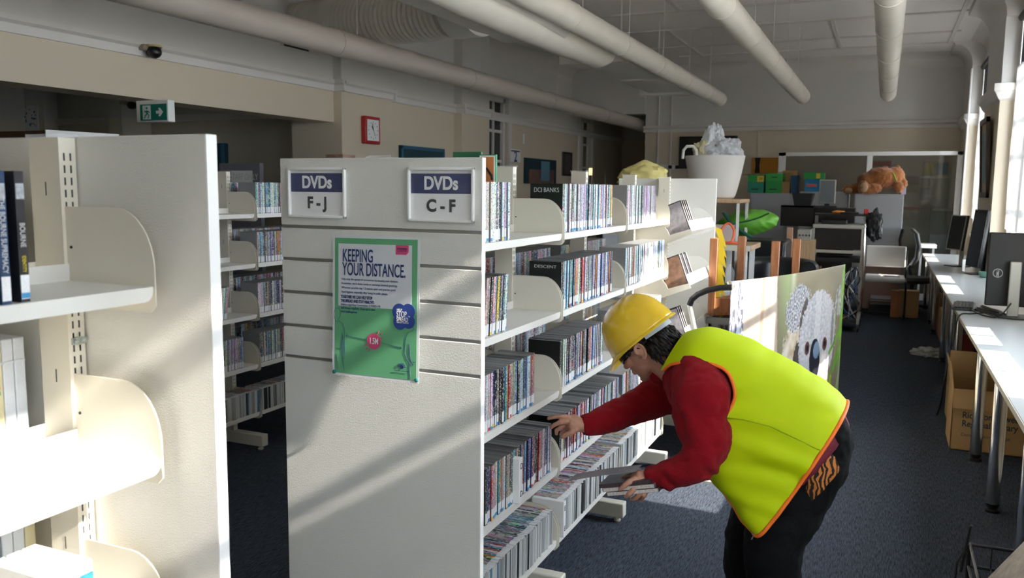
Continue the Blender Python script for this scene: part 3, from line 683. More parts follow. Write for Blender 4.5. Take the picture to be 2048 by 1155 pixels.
for k, (y, c, lb) in enumerate(((.905, (.03, .16, .50), 'white-topped DVD box with blue picture front, third shelf of nearest bay'), (.877, (.30, .10, .34), 'white-topped DVD box with purple picture front, third shelf of nearest bay'), (.849, (.04, .22, .55), 'white-topped DVD box with bright blue front, at the bottom left edge'))):
    z = LIPS[2]+LH; t = thing('boxed_set', lb, 'dvd', (-1.2, y, z), 'boxed sets on the third shelf')
    MB().box((-1.28, y-.013, z), (-1.145, y+.013, z+.185)).build('box_body', 'white', t, bevel=.002)
    MB().box((-1.1452, y-.0122, z+.02), (-1.1440, y+.0122, z+.165)).build('picture', mat('picture_front', c, .4, vary=(70, .8)), t)
# ------------------------------------------------------------------ holders and poster on the sign panel
def plate(x0, x1, z0, z1, words, label):
    y = PY; t = thing('sign_holder', label, 'sign', ((x0+x1)/2, y-.008, z0), 'DVD signs on the end panel')
    q = MB(); f = .008
    for a, b in (((x0, z0), (x1, z0+f)), ((x0, z1-f), (x1, z1)), ((x0, z0), (x0+f, z1)), ((x1-f, z0), (x1, z1))): q.box((a[0], y-.012, a[1]), (b[0], y-.0005, b[1]))
    q.build('frame', 'white', t, bevel=.002)
    MB().box((x0+f, y-.003, z0+f), (x1-f, y-.001, z1-f)).build('card', 'paper', t)
    h = z1-z0; zc = z1-f-.01-.024
    MB().box((x0+f+.001, y-.0036, z1-.074), (x1-f-.001, y-.003, z1-.017)).build('banner', mat('sign_blue', (.018, .028, .13), .4), t)
    text('lettering', 'DVDs', .052, ((x0+x1)/2, y-.0042, z1-.046), 'whiteink', t, bold=.0016, sx=.86)
    text('lettering', words, .048, ((x0+x1)/2, y-.0040, z0+.045), 'ink', t, bold=.0018, sx=.95)
    MB().box((x0+f, y-.0075, z0+f), (x1-f, y-.0065, z1-f)).build('cover_sheet', 'cover', t)
plate(-1.70, -1.487, 1.552, 1.705, 'F - J', 'framed DVDs sign reading F - J on left of panel')
plate(-1.27, -1.055, 1.550, 1.705, 'C - F', 'framed DVDs sign reading C - F on right of panel')
PT = thing('poster', 'green and white poster reading KEEPING YOUR DISTANCE clipped to slatted panel', 'poster', (-1.382, PY-.004, 1.505))
yp = PY-.004
x0, x1, z0, z1 = -1.536, -1.230, 1.073, 1.503
M['pgreen'] = mat('poster_green', (.13, .40, .20), .42, vary=(9, .12)); M['psheet'] = mat('laminate_edge', (.72, .74, .76), .25); M['pnavy'] = mat('poster_navy', (.02, .04, .16), .5); M['ppink'] = mat('poster_pink', (.62, .07, .18), .5); M['pwhite'] = mat('poster_white', (.66, .68, .72), .45)
MB().box((x0, yp-.0006, z0), (x1, yp, z1)).build('laminate', 'psheet', PT)
MB().box((x0+.008, yp-.0010, z0+.008), (x1-.008, yp-.0006, z1-.008)).build('print', 'pgreen', PT)
MB().box((x0+.021, yp-.0014, z0+.215), (x1-.027, yp-.0010, z1-.025)).build('text_panel', 'pwhite', PT)
yt = yp-.0022
def pt(s, size, x, z, m='pnavy', al='LEFT', b=0.0, sx=1.0, sp=1.0, nm='lettering'): return text(nm, s, size, (x, yt, z), m, PT, align=al, bold=b, sx=sx, ext=.0002, space=sp)
pt('KEEPING\nYOUR DISTANCE.', .054, x0+.036, 1.420, b=.0007, sx=.52, sp=.76)
pt("Help stop the spread of coronavirus by keeping your distance.\nRemember, don't shake hands or exchange physical greetings.\nWherever possible stay 1.5 metres apart and practise good\nhand hygiene, especially after being in public places.", .0096, x0+.033, 1.351, sx=.83, sp=1.35)
pt('TOGETHER WE CAN HELP STOP\nTHE SPREAD AND STAY HEALTHY.', .0125, x0+.031, 1.310, b=.0005, sx=.62)
pt('Advice regarding Coronavirus (COVID-19)\nwill change regularly. Keep up to date.\nVisit health.gov.au', .0096, x0+.031, 1.282-.0, sx=.84, sp=1.1)
MB().prism([(x1-.082, 1.478), (x1-.038, 1.478), (x1-.038, 1.458), (x1-.046, 1.450), (x1-.082, 1.450)], 'y', yp-.002, yp-.0014).build('pink_tag', 'ppink', PT)
pt('Coronavirus\nCOVID-19', .0075, x1-.060, 1.4645, 'pnavy', 'CENTER', .0001, .9)
q = MB(); cx_, cz_ = x1-.052, 1.268
for dx, dz, r_ in ((-.016, .014, .024), (.015, .016, .023), (-.013, -.017, .023), (.016, -.013, .022), (0, 0, .03)):
    q.prism(arc((cx_+dx, cz_+dz), r_, 0, 2*pi, 22)[:-1], 'y', yp-.0021-dx*.002, yp-.0010)
q.build('blue_badge', mat('badge_blue', (.03, .07, .30), .45), PT)
yt = yp-.0028
pt('HELP', .0095, cx_-.024, cz_+.019, 'whiteink', 'LEFT', .0002, .85); pt('STOP', .024, cx_-.025, cz_+.006, 'whiteink', 'LEFT', .0002, .6); pt('THE', .005, cx_+.014, cz_+.001, 'whiteink', 'LEFT', 0, .85)
pt('SPREAD', .0185, cx_-.025, cz_-.0095, 'whiteink', 'LEFT', .0002, .62); pt('AND STAY HEALTHY', .0046, cx_-.024, cz_-.0185, 'whiteink', 'LEFT', .0001, .95)
yt = yp-.0022
MB().prism(arc((-1.386, 1.187), .0245, 0, 2*pi, 28)[:-1], 'y', yp-.0018, yp-.0010).build('pink_disc', 'ppink', PT)
pt('1.5M', .026, -1.386, 1.187, 'whiteink', 'CENTER', .0004, .62)
q = MB()
for a, b in (((-1.372, 1.212), (-1.368, 1.219)), ((-1.364, 1.208), (-1.357, 1.214)), ((-1.361, 1.200), (-1.353, 1.201)), ((-1.400, 1.163), (-1.404, 1.156)), ((-1.408, 1.167), (-1.414, 1.161)), ((-1.411, 1.174), (-1.419, 1.172))): q.tube([(a[0], yp-.0014, a[1]), (b[0], yp-.0014, b[1])], .0013, 6)
q.build('spark_marks', 'ppink', PT)
def lines(nm, *ps):
    q = MB()
    for p_ in ps: q.tube([(x, yp-.0014, z) for x, z in p_], .00045, 5)
    q.build(nm, 'pnavy', PT)
lines('distance_arrow', [(-1.488, 1.198), (-1.412, 1.191)], [(-1.481, 1.201), (-1.488, 1.198), (-1.481, 1.193)])
lines('distance_arrow', [(-1.360, 1.185), (-1.287, 1.174)], [(-1.294, 1.179), (-1.287, 1.174), (-1.294, 1.170)])
fl = [(-1.527, 1.245), (-1.531, 1.262), (-1.526, 1.279), (-1.514, 1.281), (-1.507, 1.272), (-1.508, 1.256), (-1.515, 1.247), (-1.512, 1.241), (-1.497, 1.233), (-1.492, 1.215), (-1.490, 1.17), (-1.489, 1.13), (-1.496, 1.126), (-1.499, 1.135), (-1.497, 1.17), (-1.499, 1.195), (-1.503, 1.205)]
lines('outline_figure', fl, [(-1.5, 1.2), (-1.501, 1.157), (-1.527, 1.158)], [(-1.501, 1.157), (-1.492, 1.088)], [(-1.520, 1.14), (-1.514, 1.088)], [(-1.526, 1.243), (-1.520, 1.238), (-1.512, 1.241)])
fr_ = [(-1.239, 1.272), (-1.249, 1.274), (-1.257, 1.262), (-1.256, 1.246), (-1.249, 1.236), (-1.253, 1.228), (-1.268, 1.222), (-1.275, 1.205), (-1.278, 1.16), (-1.268, 1.14), (-1.254, 1.123), (-1.248, 1.127), (-1.256, 1.14), (-1.264, 1.158), (-1.262, 1.185)]
lines('outline_figure', fr_, [(-1.262, 1.19), (-1.258, 1.135), (-1.24, 1.137)], [(-1.262, 1.13), (-1.258, 1.085)], [(-1.25, 1.236), (-1.24, 1.231)])

q = MB(); q.prism(arc((-1.288, 1.118), .006, 0, 2*pi, 10)[:-1], 'y', yp-.0018, yp-.0010)
for k in range(7): a = pi*k/6; q.tube([(-1.288+.007*cos(a), yp-.0014, 1.119+.006*sin(a)), (-1.288+.014*cos(a), yp-.0014, 1.119+.011*sin(a))], .0011, 5)
q.build('crest', 'pnavy', PT); pt('Australian Government', .0052, -1.288, 1.106, 'pnavy', 'CENTER', .0001)
for x in (x0+.008, x1-.006): MB().lathe([(.006, 0), (.006, .004), (.003, .006)], (0, 0, 0), 12, Matrix.Translation((x, yp-.001, z0+.010)) @ Matrix.Rotation(pi/2, 4, 'X')).build('clip', mat('teal_clip', (.02, .16, .15), .4), PT)
PT.rotation_euler = (radians(-2.6), radians(-.6), 0)
# clear plastic sign foot on top of the panel, picture book stand behind it
t = thing('acrylic_stand', 'small clear acrylic stand on top edge of sign panel', 'stand', (-1.39, 2.16, 1.733))
MB().box((-1.42, 2.132, 1.7335), (-1.345, 2.17, 1.737)).build('base', 'clear', t); MB().box((-1.42, 2.15, 1.737), (-1.345, 2.153, 1.742)).build('lip', 'clear', t)
M['pic_orange'] = mat('orange_picture', (.62, .22, .07), .45, vary=(12, .3))
bk = onY(925, 360, 2.62); bx = onY(984, 360, 2.62)
t = thing('picture_book', 'open green-edged picture book with orange page standing on shelf top', 'book', (-1.33, 2.62, LIPS[0]+LH))
zt0 = LIPS[0]+LH+.021
p0, p1, p2 = onY(922, 305, 2.66), onY(949, 305, 2.55), onY(985, 310, 2.56)
q = MB(); q.box((p0.x, 2.60, zt0-.02), (p1.x, 2.612, p0.z)); q.build('cover', mat('green_cover', (.03, .16, .07), .5), t)
q = MB(); q.box((p1.x, 2.585, zt0-.02), (p2.x, 2.598, p2.z+.003)); q.build('cover', mat('green_binding', (.03, .30, .13), .5), t)
MB().box((p1.x+.003, 2.583, zt0-.02), (p2.x-.002, 2.5848, p2.z)).build('page', 'paper', t)
MB().box((p1.x+.006, 2.5815, zt0-.01), (p2.x-.006, 2.583, p2.z-.005)).build('picture', 'pic_orange', t)
q = MB(); q.tube([(p1.x+.03, 2.581, 1.715), (p1.x+.05, 2.581, 1.69), (p2.x-.01, 2.581, 1.675)], .004, 6); q.build('drawn_figure', 'ink', t)
# ------------------------------------------------------------------ the stooping person
from mathutils import noise as mnoise
def voxel(q, name, mats, parent, size, smooth=3, disp=None):
    """union overlapping pieces into one continuous surface"""
    me, o_ = q.mesh(name, mats, 179, origin=V((0, 0, 0)))
    o = bpy.data.objects.new(name, me); COL.objects.link(o)
    r = o.modifiers.new('r', 'REMESH'); r.mode = 'VOXEL'; r.voxel_size = size; r.use_smooth_shade = True
    if smooth: s = o.modifiers.new('s', 'SMOOTH'); s.iterations = smooth; s.factor = .5
    dg = bpy.context.evaluated_depsgraph_get(); new = bpy.data.meshes.new_from_object(o.evaluated_get(dg))
    o.modifiers.clear(); o.data = new; bpy.data.meshes.remove(me)
    if disp:
        nn = [v.normal.copy() for v in new.vertices]
        for v, n in zip(new.vertices, nn): v.co += n*disp(v.co)
    c = sum((V(b) for b in o.bound_box), V())/8
    c = V((sum(v.co.x for v in new.vertices), sum(v.co.y for v in new.vertices), 0))/len(new.vertices); c.z = min(v.co.z for v in new.vertices)
    for v in new.vertices: v.co -= c
    o.location = c; new.shade_smooth(); adopt(o, parent)
    return o
M['skin'] = mat('skin', (.50, .25, .165), .5, bump=(160, .25), vary=(28, .16)); 
M['fleece'] = mat('red_fleece', (.27, .006, .012), .95, spec=.1, bump=(380, .8), sheen=.06)
M['hivis'] = mat('hi_vis_cloth', (.55, .70, .0), .65, spec=.25, bump=(900, .1))
M['orange'] = mat('orange_binding', (1.0, .20, .02), .6)
M['trouser'] = mat('black_cloth', (.006, .006, .007), .9, spec=.2, bump=(300, .4))
M['hair'] = mat('dark_brown_hair', (.010, .007, .006), .55, vary=(90, .4), spec=.3)
M['helmet'] = mat('yellow_helmet_shell', (.80, .52, .02), .22, spec=.5, coat=.4)
M['helmet'].node_tree.nodes['Principled BSDF'].inputs['Coat Roughness'].default_value = .06
M['strap'] = mat('grey_strap', (.36, .41, .45), .6)
M['lens'] = mat('dark_lens', (.005, .005, .006), .06)
# tiger print
m = mat('tiger_print_cloth', (.6, .2, .03), .8); N, L, p = nodes_of(m)
tc = N.new('ShaderNodeTexCoord'); wv = N.new('ShaderNodeTexWave'); wv.inputs['Scale'].default_value = 22; wv.inputs['Distortion'].default_value = 9; wv.inputs['Detail'].default_value = 3
L.new(tc.outputs['Object'], wv.inputs['Vector']); rr = N.new('ShaderNodeValToRGB'); rr.color_ramp.interpolation = 'CONSTANT'
rr.color_ramp.elements[0].color = (.015, .01, .008, 1); rr.color_ramp.elements[1].color = (.62, .20, .03, 1); rr.color_ramp.elements[1].position = .5
L.new(wv.outputs['Fac'], rr.inputs[0]); L.new(rr.outputs[0], p.inputs['Base Color']); M['tiger'] = m
YP = 3.10
PR = thing('person', 'stooping person in yellow hard hat, red fleece and lime safety vest reaching to shelf', 'person', (-.25, YP, 0))
def Q(px, py, y=YP): return onY(px, py, y)
# --- torso sections: back point, front point, half width
SEC = [((1368, 672), (1326, 745), .095), ((1412, 664), (1342, 800), .175), ((1470, 681), (1372, 858), .205), ((1545, 716), (1412, 912), .212), ((1618, 757), (1456, 968), .215), ((1664, 790), (1490, 1012), .218), ((1690, 816), (1523, 1052), .215)]
def section(u):
    k = min(int(u), len(SEC)-2); t = u-k; t = t
    A, B = SEC[k], SEC[k+1]; A0 = SEC[max(k-1, 0)]; B1 = SEC[min(k+2, len(SEC)-1)]
    def cr(a, b, c, d): return .5*((2*b)+(-a+c)*t+(2*a-5*b+4*c-d)*t*t+(-a+3*b-3*c+d)*t**3)
    g = lambda i, j: cr(A0[i][j], A[i][j], B[i][j], B1[i][j])
    return Q(g(0, 0), g(0, 1)), Q(g(1, 0), g(1, 1)), cr(A0[2], A[2], B[2], B1[2])
def torso_pt(u, th, grow=0.0):
    bk, fr, hw = section(u); mid = (bk+fr)/2; ax = (bk-fr)/2; L_ = ax.length
    c, s = cos(th), sin(th)
    sc = lambda v, e: math.copysign(abs(v)**e, v)
    return mid+ax.normalized()*((L_+grow)*sc(c, .85))+V((0, -1, 0))*((hw+grow)*sc(s, .75))
def wrinkle(p, amp):
    a = mnoise.noise(V((p.x*5, p.y*3, p.z*13)))*.6+mnoise.noise(V((p.x*11+p.z*9, p.y*5, p.z*22-p.x*6)))*.4
    return amp*a
# --- vest
HOLE = [(1322, 745), (1333, 733), (1350, 726), (1370, 723.5), (1411, 722), (1432, 727), (1447, 733), (1460, 743), (1468, 757), (1474, 773), (1474.5, 788), (1470, 802), (1463, 815), (1450, 830), (1440, 856), (1420, 900), (1360, 925), (1280, 850), (1285, 752)]
HP = [(Q(a, b, YP-.17).x, Q(a, b, YP-.17).z) for a, b in HOLE]
def inside(x, z, poly):
    r = False; j = len(poly)-1
    for i in range(len(poly)):
        (xi, zi), (xj, zj) = poly[i], poly[j]
        if (zi > z) != (zj > z) and x < (xj-xi)*(z-zi)/(zj-zi)+xi: r = not r
        j = i
    return r
NU, NT = 150, 220
def vest_pt(u, th):
    u = u*(1-.065*math.exp(-((th-pi)/.42)**2)*(u/6)**3)
    p = torso_pt(u, th, .016); bk, fr, hw = section(u); k = min(1, u/6)
    cm = V((0, 0, H)); p = cm+(p-cm)*(1-.05*max(0, -cos(th))**1.5*k**1.3)
    n = (p-(bk+fr)/2).normalized()
    am = .007+.008*max(0, u-.8)/5
    # long folds fanning from the belly, plus fine crumple
    nz = mnoise.noise(V((p.x*2.6, p.y*2, p.z*2.6)))
    f = 1.6*sin(58*(p.z+.20*p.x)+4.5*nz)*max(0, mnoise.noise(V((p.x*3.2+9, p.y*3, p.z*5)))+.18)*abs(sin(th))**.6*(.3+.7*k)
    return p+n*(wrinkle(p, am)+(.0065+.006*k)*f*(0 if u > 5.85 else 1))
bm = bmesh.new(); g = [[bm.verts.new(vest_pt(6*i/NU, 2*pi*j/NT)) for j in range(NT)] for i in range(NU+1)]
for i in range(NU):
    for j in range(NT):
        vs = [g[i][j], g[i][(j+1) % NT], g[i+1][(j+1) % NT], g[i+1][j]]
        c = sum((v.co for v in vs), V())/4
        if (c.y < YP+.01 or c.y > YP+.06) and inside(c.x, c.z, HP): continue
        bm.faces.new(vs)
for v in [v for v in bm.verts if not v.link_faces]: bm.verts.remove(v)
q = MB(); q.bm.free(); q.bm = bm
vest = q.build('safety_vest', 'hivis', PR, smooth=179)
so = vest.modifiers.new('solid', 'SOLIDIFY'); so.thickness = .003; so.offset = 0
def near_surface(x, z):      # vest surface point on the camera side at a given X, Z
    best = None
    for i in range(0, NU+1):
        for j in range(0, NT//2+1):
            p = GP[i][j]; d = (p.x-x)**2+(p.z-z)**2
            if best is None or d < best[0]: best = (d, p)
    return best[1]
GP = [[vest_pt(6*i/NU, 2*pi*j/NT) for j in range(NT)] for i in range(NU+1)]
q = MB()
hp = []
for k in range(len(HOLE)-4):
    (a, b), (c, d) = HOLE[k], HOLE[k+1]
    for s in (0, .5): hp.append((a+(c-a)*s, b+(d-b)*s))
pts = []
for a, b in hp:
    w = Q(a, b, YP-.17); p = near_surface(w.x, w.z); pts.append(V((w.x, p.y-.002, w.z)))
for k in range(2):
    pts = [pts[0]]+[(pts[i-1]+pts[i]*2+pts[i+1])/4 for i in range(1, len(pts)-1)]+[pts[-1]]
q.tube(pts, .0058, 8); q.tube([V((p.x, 2*YP-p.y, p.z)) for p in pts], .0058, 8)
q.tube([GP[NU][j] for j in range(NT)]+[GP[NU][0], GP[NU][1]], .0072, 8)
q.tube([V((GP[i][NT//2-7].x, GP[i][NT//2-7].y-.003, GP[i][NT//2-7].z)) for i in range(66, NU+1, 2)], .0065, 8)
q.build('binding', 'orange', vest, smooth=179)
sp = [(1452, 828), (1490, 833), (1540, 848), (1590, 870), (1630, 890), (1660, 910)]
pts = []
for a, b in sp: w = Q(a, b, YP-.2); p = near_surface(w.x, w.z); pts.append(p+V((0, -.0025, 0)))
MB().tube(pts, .0018, 6).build('seam', mat('seam_yellow', (.36, .48, .0), .8), vest, smooth=179)  # seam line in a darker yellow than the vest cloth
# --- fleece: torso, both sleeves, collar
NEAR = [((1392, 742), 2.97, .080), ((1404, 790), 2.905, .108), ((1402, 840), 2.875, .094), ((1412, 884), 2.84, .087), ((1393, 922), 2.81, .070), ((1350, 945), 2.80, .054), ((1318, 954), 2.80, .046), ((1301, 957), 2.80, .044)]
FAR = [((1380, 755), 3.24, .085), ((1345, 782), 3.26, .086), ((1300, 800), 3.22, .076), ((1255, 820), 3.14, .064), ((1210, 838), 3.05, .053), ((1185, 846), 3.01, .046), ((1168, 850), 2.99, .041)]
def dense(tab, n=8):
    P_ = [Q(a[0], a[1], y) for a, y, r in tab]; R_ = [r for _, _, r in tab]; out = []; rad = []
    for k in range(len(tab)-1):
        p0, p1, p2, p3 = P_[max(k-1, 0)], P_[k], P_[k+1], P_[min(k+2, len(tab)-1)]
        for i in range(n):
            t = i/n; out.append(.5*((2*p1)+(-p0+p2)*t+(2*p0-5*p1+4*p2-p3)*t*t+(-p0+3*p1-3*p2+p3)*t**3)); rad.append(R_[k]+(R_[k+1]-R_[k])*t)
    return out+[P_[-1]], rad+[R_[-1]]
q = MB()
q.rings([[torso_pt(u, 2*pi*j/40, -.012) for j in range(40)] for u in [.25, .6, 1, 1.5, 2, 2.5, 3, 3.5, 4, 4.5, 5, 5.5, 5.9]])
bk, fr = Q(1699, 846), Q(1560, 1010)
for tab in (NEAR, FAR):
    p_, r_ = dense(tab); q.tube(p_, r_, 20); q.ball(p_[2], r_[2])
    e = p_[-1]; d = (p_[-1]-p_[-3]).normalized(); q.tube([e-d*.012, e+d*.008], [r_[-1]*1.05, r_[-1]*.98], 20)
nk = [Q(1352, 722, 3.10), Q(1338, 716, 3.095), Q(1322, 712, 3.09)]
q.tube([Q(1375, 725, 3.10), Q(1345, 718, 3.10), Q(1328, 719, 3.09)], [.095, .076, .070], 20)
q.tube([Q(1322, 745, 3.10), Q(1308, 758, 3.10)], [.045, .028], 12)
def fdisp(c): return .006*mnoise.noise(V((c.x*17+c.z*10, c.y*12, c.z*24-c.x*9)))+.003*mnoise.noise(c*44)+.007*sin(70*(c.x*.8+c.z*.55)+6*mnoise.noise(c*9))*max(0, mnoise.noise(c*7+V((3, 1, 2)))+.25)
fl = voxel(q, 'fleece_jacket', 'fleece', PR, .007, 3, fdisp)
# jacket hem under the vest and tiger print shirt below it
def hipband(name, m, a, b, grow, hw):
    q = MB(); rs = []
    for t in [i/5 for i in range(6)]:
        bk = Q(a[0][0]+(b[0][0]-a[0][0])*t, a[0][1]+(b[0][1]-a[0][1])*t); fr = Q(a[1][0]+(b[1][0]-a[1][0])*t, a[1][1]+(b[1][1]-a[1][1])*t)
        mid = (bk+fr)/2; ax = (bk-fr)/2
        rs.append([mid+ax*cos(2*pi*j/60)+V((0, -hw*sin(2*pi*j/60), 0))+V((1, 0, 0))*.004*mnoise.noise(V((cos(j*.6)*3, sin(j*.6)*3, t))) for j in range(60)])
    q.rings(rs, True, False); o = q.build(name, m, PR, smooth=179); s = o.modifiers.new('solid', 'SOLIDIFY'); s.thickness = .004; return o
hipband('jacket_hem', mat('maroon_rib', (.16, .012, .03), .8), ((1672, 792), (1530, 985)), ((1699, 850), (1570, 985)), 0, .192)
hipband('print_shirt', 'tiger', ((1680, 815), (1565, 985)), ((1698, 902), (1598, 1002)), 0, .186)
# --- trousers and shoes
q = MB()
q.rings([[torso_pt(u, 2*pi*j/32, -.03) for j in range(32)] for u in (4.6, 5.1, 5.5)])
def chain(tab, n=8): p_, r_ = dense(tab, n); q.tube(p_, r_, 24)
q.ball(Q(1620, 882, 3.055), (.148, .12, .15)); q.ball(Q(1612, 890, 3.16), (.146, .12, .15))
chain([((1640, 880), 3.06, .118), ((1612, 940), 3.04, .126), ((1575, 1020), 3.01, .115), ((1548, 1085), 2.97, .102), ((1548, 1165), 3.0, .094), ((1560, 1262), 3.06, .090), ((1570, 1335), 3.1, .092)])
chain([((1612, 890), 3.17, .120), ((1565, 955), 3.19, .118), ((1520, 1030), 3.18, .108), ((1497, 1095), 3.16, .094), ((1500, 1170), 3.19, .088), ((1512, 1250), 3.23, .086), ((1520, 1308), 3.26, .088)])
tr_ = voxel(q, 'trousers', 'trouser', PR, .009, 3, lambda c: .009*mnoise.noise(V((c.x*9, c.y*9, c.z*15)))+.004*mnoise.noise(c*35))
for px, py, y in ((1570, 1335, 3.1), (1520, 1308, 3.26)):
    a = Q(px, py, y); q = MB()
    q.tube([V((a.x+.06, a.y, .045)), V((a.x-.02, a.y, .055)), V((a.x-.10, a.y, .045)), V((a.x-.17, a.y, .035)), V((a.x-.20, a.y, .028))], [.042, .05, .046, .040, .024], 14)
    q.tube([V((a.x+.01, a.y, .05)), V((a.x+.01, a.y, .16))], .055, 14); q.box((a.x-.20, a.y-.042, 0), (a.x+.09, a.y+.042, .02))
    voxel(q, 'shoe', 'black', PR, .008, 3)
MB().tube([Q(1513, 1060, 2.86), Q(1503, 1078, 2.855)], .002, 6).build('zip_pull', 'zinc', PR)
# --- head frame
HO = Q(1285, 676, 3.09); s20 = radians(7)
hf0 = V((-.742, 0, -.670)); HU = V((-.670, 0, .742)); HS0 = V((0, -1, 0))
HF = (hf0*cos(s20)+V((0, 1, 0))*sin(s20)).normalized(); HU = (HU-HF*HU.dot(HF)).normalized(); HS = HF.cross(HU); HS = HS if HS.y < 0 else -HS
def hd(f, s, u): return HO+HF*f+HS*s+HU*u
HM = Matrix((HF, HS, HU)).transposed()
def hball(q, c, r): q.ball(hd(*c), r, 20, HM)
q = MB()
hball(q, (.015, 0, .005), (.098, .077, .098)); hball(q, (.03, 0, -.045), (.080, .068, .075)); hball(q, (.072, 0, -.062), (.044, .050, .055)); hball(q, (.068, 0, -.098), (.040, .045, .034)); hball(q, (.092, 0, -.120), (.022, .024, .018)); hball(q, (.045, .034, -.088), (.045, .022, .028)); hball(q, (.045, -.034, -.088), (.045, .022, .028))
hball(q, (.112, 0, -.020), (.012, .011, .026)); hball(q, (.124, 0, -.044), (.016, .014, .013)); hball(q, (.116, .011, -.046), (.010, .009, .008)); hball(q, (.116, -.011, -.046), (.010, .009, .008))
hball(q, (.113, 0, -.076), (.009, .021, .006)); hball(q, (.112, 0, -.086), (.010, .019, .007)); hball(q, (.078, .038, -.042), (.030, .024, .022)); hball(q, (.078, -.038, -.042), (.030, .024, .022))
for s in (1, -1):
    # ear: rim, lobe and hollow
    pts = [hd(.003+.019*cos(a)-.003*sin(a), s*(.079+.006*abs(cos(a*.5))), -.036+.030*sin(a)) for a in [2*pi*k/14 for k in range(11)]]
    q.tube(pts, .0052, 8); hball(q, (.005, s*.078, -.038), (.014, .006, .022)); hball(q, (.010, s*.080, -.064), (.008, .005, .009)); hball(q, (.017, s*.079, -.040), (.006, .006, .008))
q.tube([hd(.0, 0, -.04), Q(1330, 724, 3.09), Q(1352, 735, 3.10)], [.062, .060, .075], 18)
# torso and limbs inside the clothes keep the body one continuous figure
q.rings([[torso_pt(u, 2*pi*j/30, -.035) for j in range(30)] for u in (.15, .8, 1.6, 2.6, 3.6, 4.4)])
def limb(tab, k, last=None):
    p_, r_ = dense(tab, 5); q.tube(p_, [r*k for r in r_], 14)
limb(NEAR, .62); limb(FAR, .62)
limb([((1610, 868), 3.07, .09), ((1575, 1020), 3.01, .075), ((1548, 1085), 2.97, .07), ((1560, 1262), 3.06, .05), ((1572, 1345), 3.1, .045)], 1)
limb([((1590, 880), 3.14, .09), ((1520, 1030), 3.18, .075), ((1497, 1095), 3.16, .065), ((1512, 1250), 3.23, .05), ((1522, 1318), 3.26, .045)], 1)
# right hand, index finger on a case top
def fing(pts, r0, r1):
    P_ = [Q(a, b, y) for a, b, y in pts]; n = len(P_)
    out = []; rad = []
    for k in range(n-1):
        for i in range(4): out.append(P_[k].lerp(P_[k+1], i/4)); rad.append(r0+(r1-r0)*(k+i/4)/(n-1)+(.0012 if i == 0 and 0 < k else 0))
    out += [P_[-1]]; rad += [r1]; q.tube(out, rad, 10); q.ball(P_[-1], r1*1.0, 10)
q.tube([Q(1175, 851, 2.985), Q(1160, 849, 2.975), Q(1148, 846, 2.965), Q(1137, 843, 2.955)], [.027, .028, .036, .030], 14, flat=None)
q.ball(Q(1146, 848, 2.965), (.034, .026, .036))
fing([(1140, 834, 2.945), (1124, 832, 2.935), (1109, 833, 2.930), (1097, 836, 2.928)], .0102, .0074)
fing([(1136, 841, 2.94), (1120, 844, 2.93), (1109, 849, 2.926), (1102, 854, 2.926)], .0104, .0078)
fing([(1136, 848, 2.955), (1122, 853, 2.95), (1113, 860, 2.95), (1113, 867, 2.955)], .0098, .0074)
fing([(1139, 854, 2.975), (1128, 860, 2.975), (1122, 868, 2.98), (1124, 874, 2.985)], .0088, .0066)
fing([(1152, 857, 2.945), (1143, 865, 2.93), (1134, 868, 2.925), (1126, 873, 2.922)], .0120, .0085)
# left hand around the stacked cases
q.tube([Q(1312, 957, 2.80), Q(1296, 957, 2.80), Q(1284, 960, 2.795), Q(1270, 966, 2.79)], [.030, .032, .040, .034], 14)
q.ball(Q(1283, 962, 2.795), (.042, .024, .040))
fing([(1272, 955, 2.765), (1259, 963, 2.745), (1249, 970, 2.740), (1241, 977, 2.742)], .0118, .0086)
fing([(1277, 971, 2.765), (1266, 979, 2.745), (1259, 987, 2.740), (1253, 992, 2.745)], .0118, .0088)
fing([(1283, 980, 2.775), (1276, 990, 2.76), (1270, 996, 2.765), (1264, 998, 2.78)], .0108, .0082)
fing([(1292, 982, 2.79), (1288, 991, 2.78), (1283, 997, 2.79), (1277, 998, 2.80)], .0096, .0074)
fing([(1280, 945, 2.81), (1268, 949, 2.815), (1256, 953, 2.815), (1246, 957, 2.81)], .0125, .0092)
body = voxel(q, 'body', 'skin', PR, .0042, 2)
# brows and closed mouth line belong to the face
# --- hair
q = MB(); rng = random.Random(3)
hball(q, (-.046, 0, -.026), (.064, .076, .084)); hball(q, (-.062, 0, -.075), (.046, .062, .055))
def lock(f, s, u, df, ds, du, r):
    a = hd(f, s, u); b = hd(f+df*.5-.006, s+ds*.5+.006*(1 if s > 0 else -1), u+du*.5); c = hd(f+df, s+ds, u+du); q.tube([a, b, c], [r, r*.85, r*.15], 7)
for k in range(150):
    a = rng.uniform(-1.75, 1.75); f = -.034-.066*cos(a); s = .080*sin(a); u = rng.uniform(-.09, -.01)
    lock(f, s, u, rng.uniform(-.018, .004)-.012*cos(a), rng.uniform(-.006, .008), rng.uniform(-.075, -.03), rng.uniform(.004, .009))
for k in range(22): lock(rng.choice((rng.uniform(-.04, -.012), rng.uniform(.042, .056))), .076*rng.choice((1, 1, -1)), rng.uniform(-.012, .0), rng.uniform(-.004, .012), .001, rng.uniform(-.02, -.006), rng.uniform(.004, .007))
for k in range(26): lock(-.014+rng.uniform(-.03, .0), .078*rng.choice((1, 1, -1)), rng.uniform(-.07, -.04), rng.uniform(-.004, .010), .0, rng.uniform(-.055, -.03), rng.uniform(.004, .007))
for k in range(14): lock(.058+rng.uniform(0, .03), .062*rng.choice((1, 1, -1)), rng.uniform(-.008, .004), .006, .003, rng.uniform(-.022, -.012), .004)
q.build('hair', 'hair', PR, smooth=179)
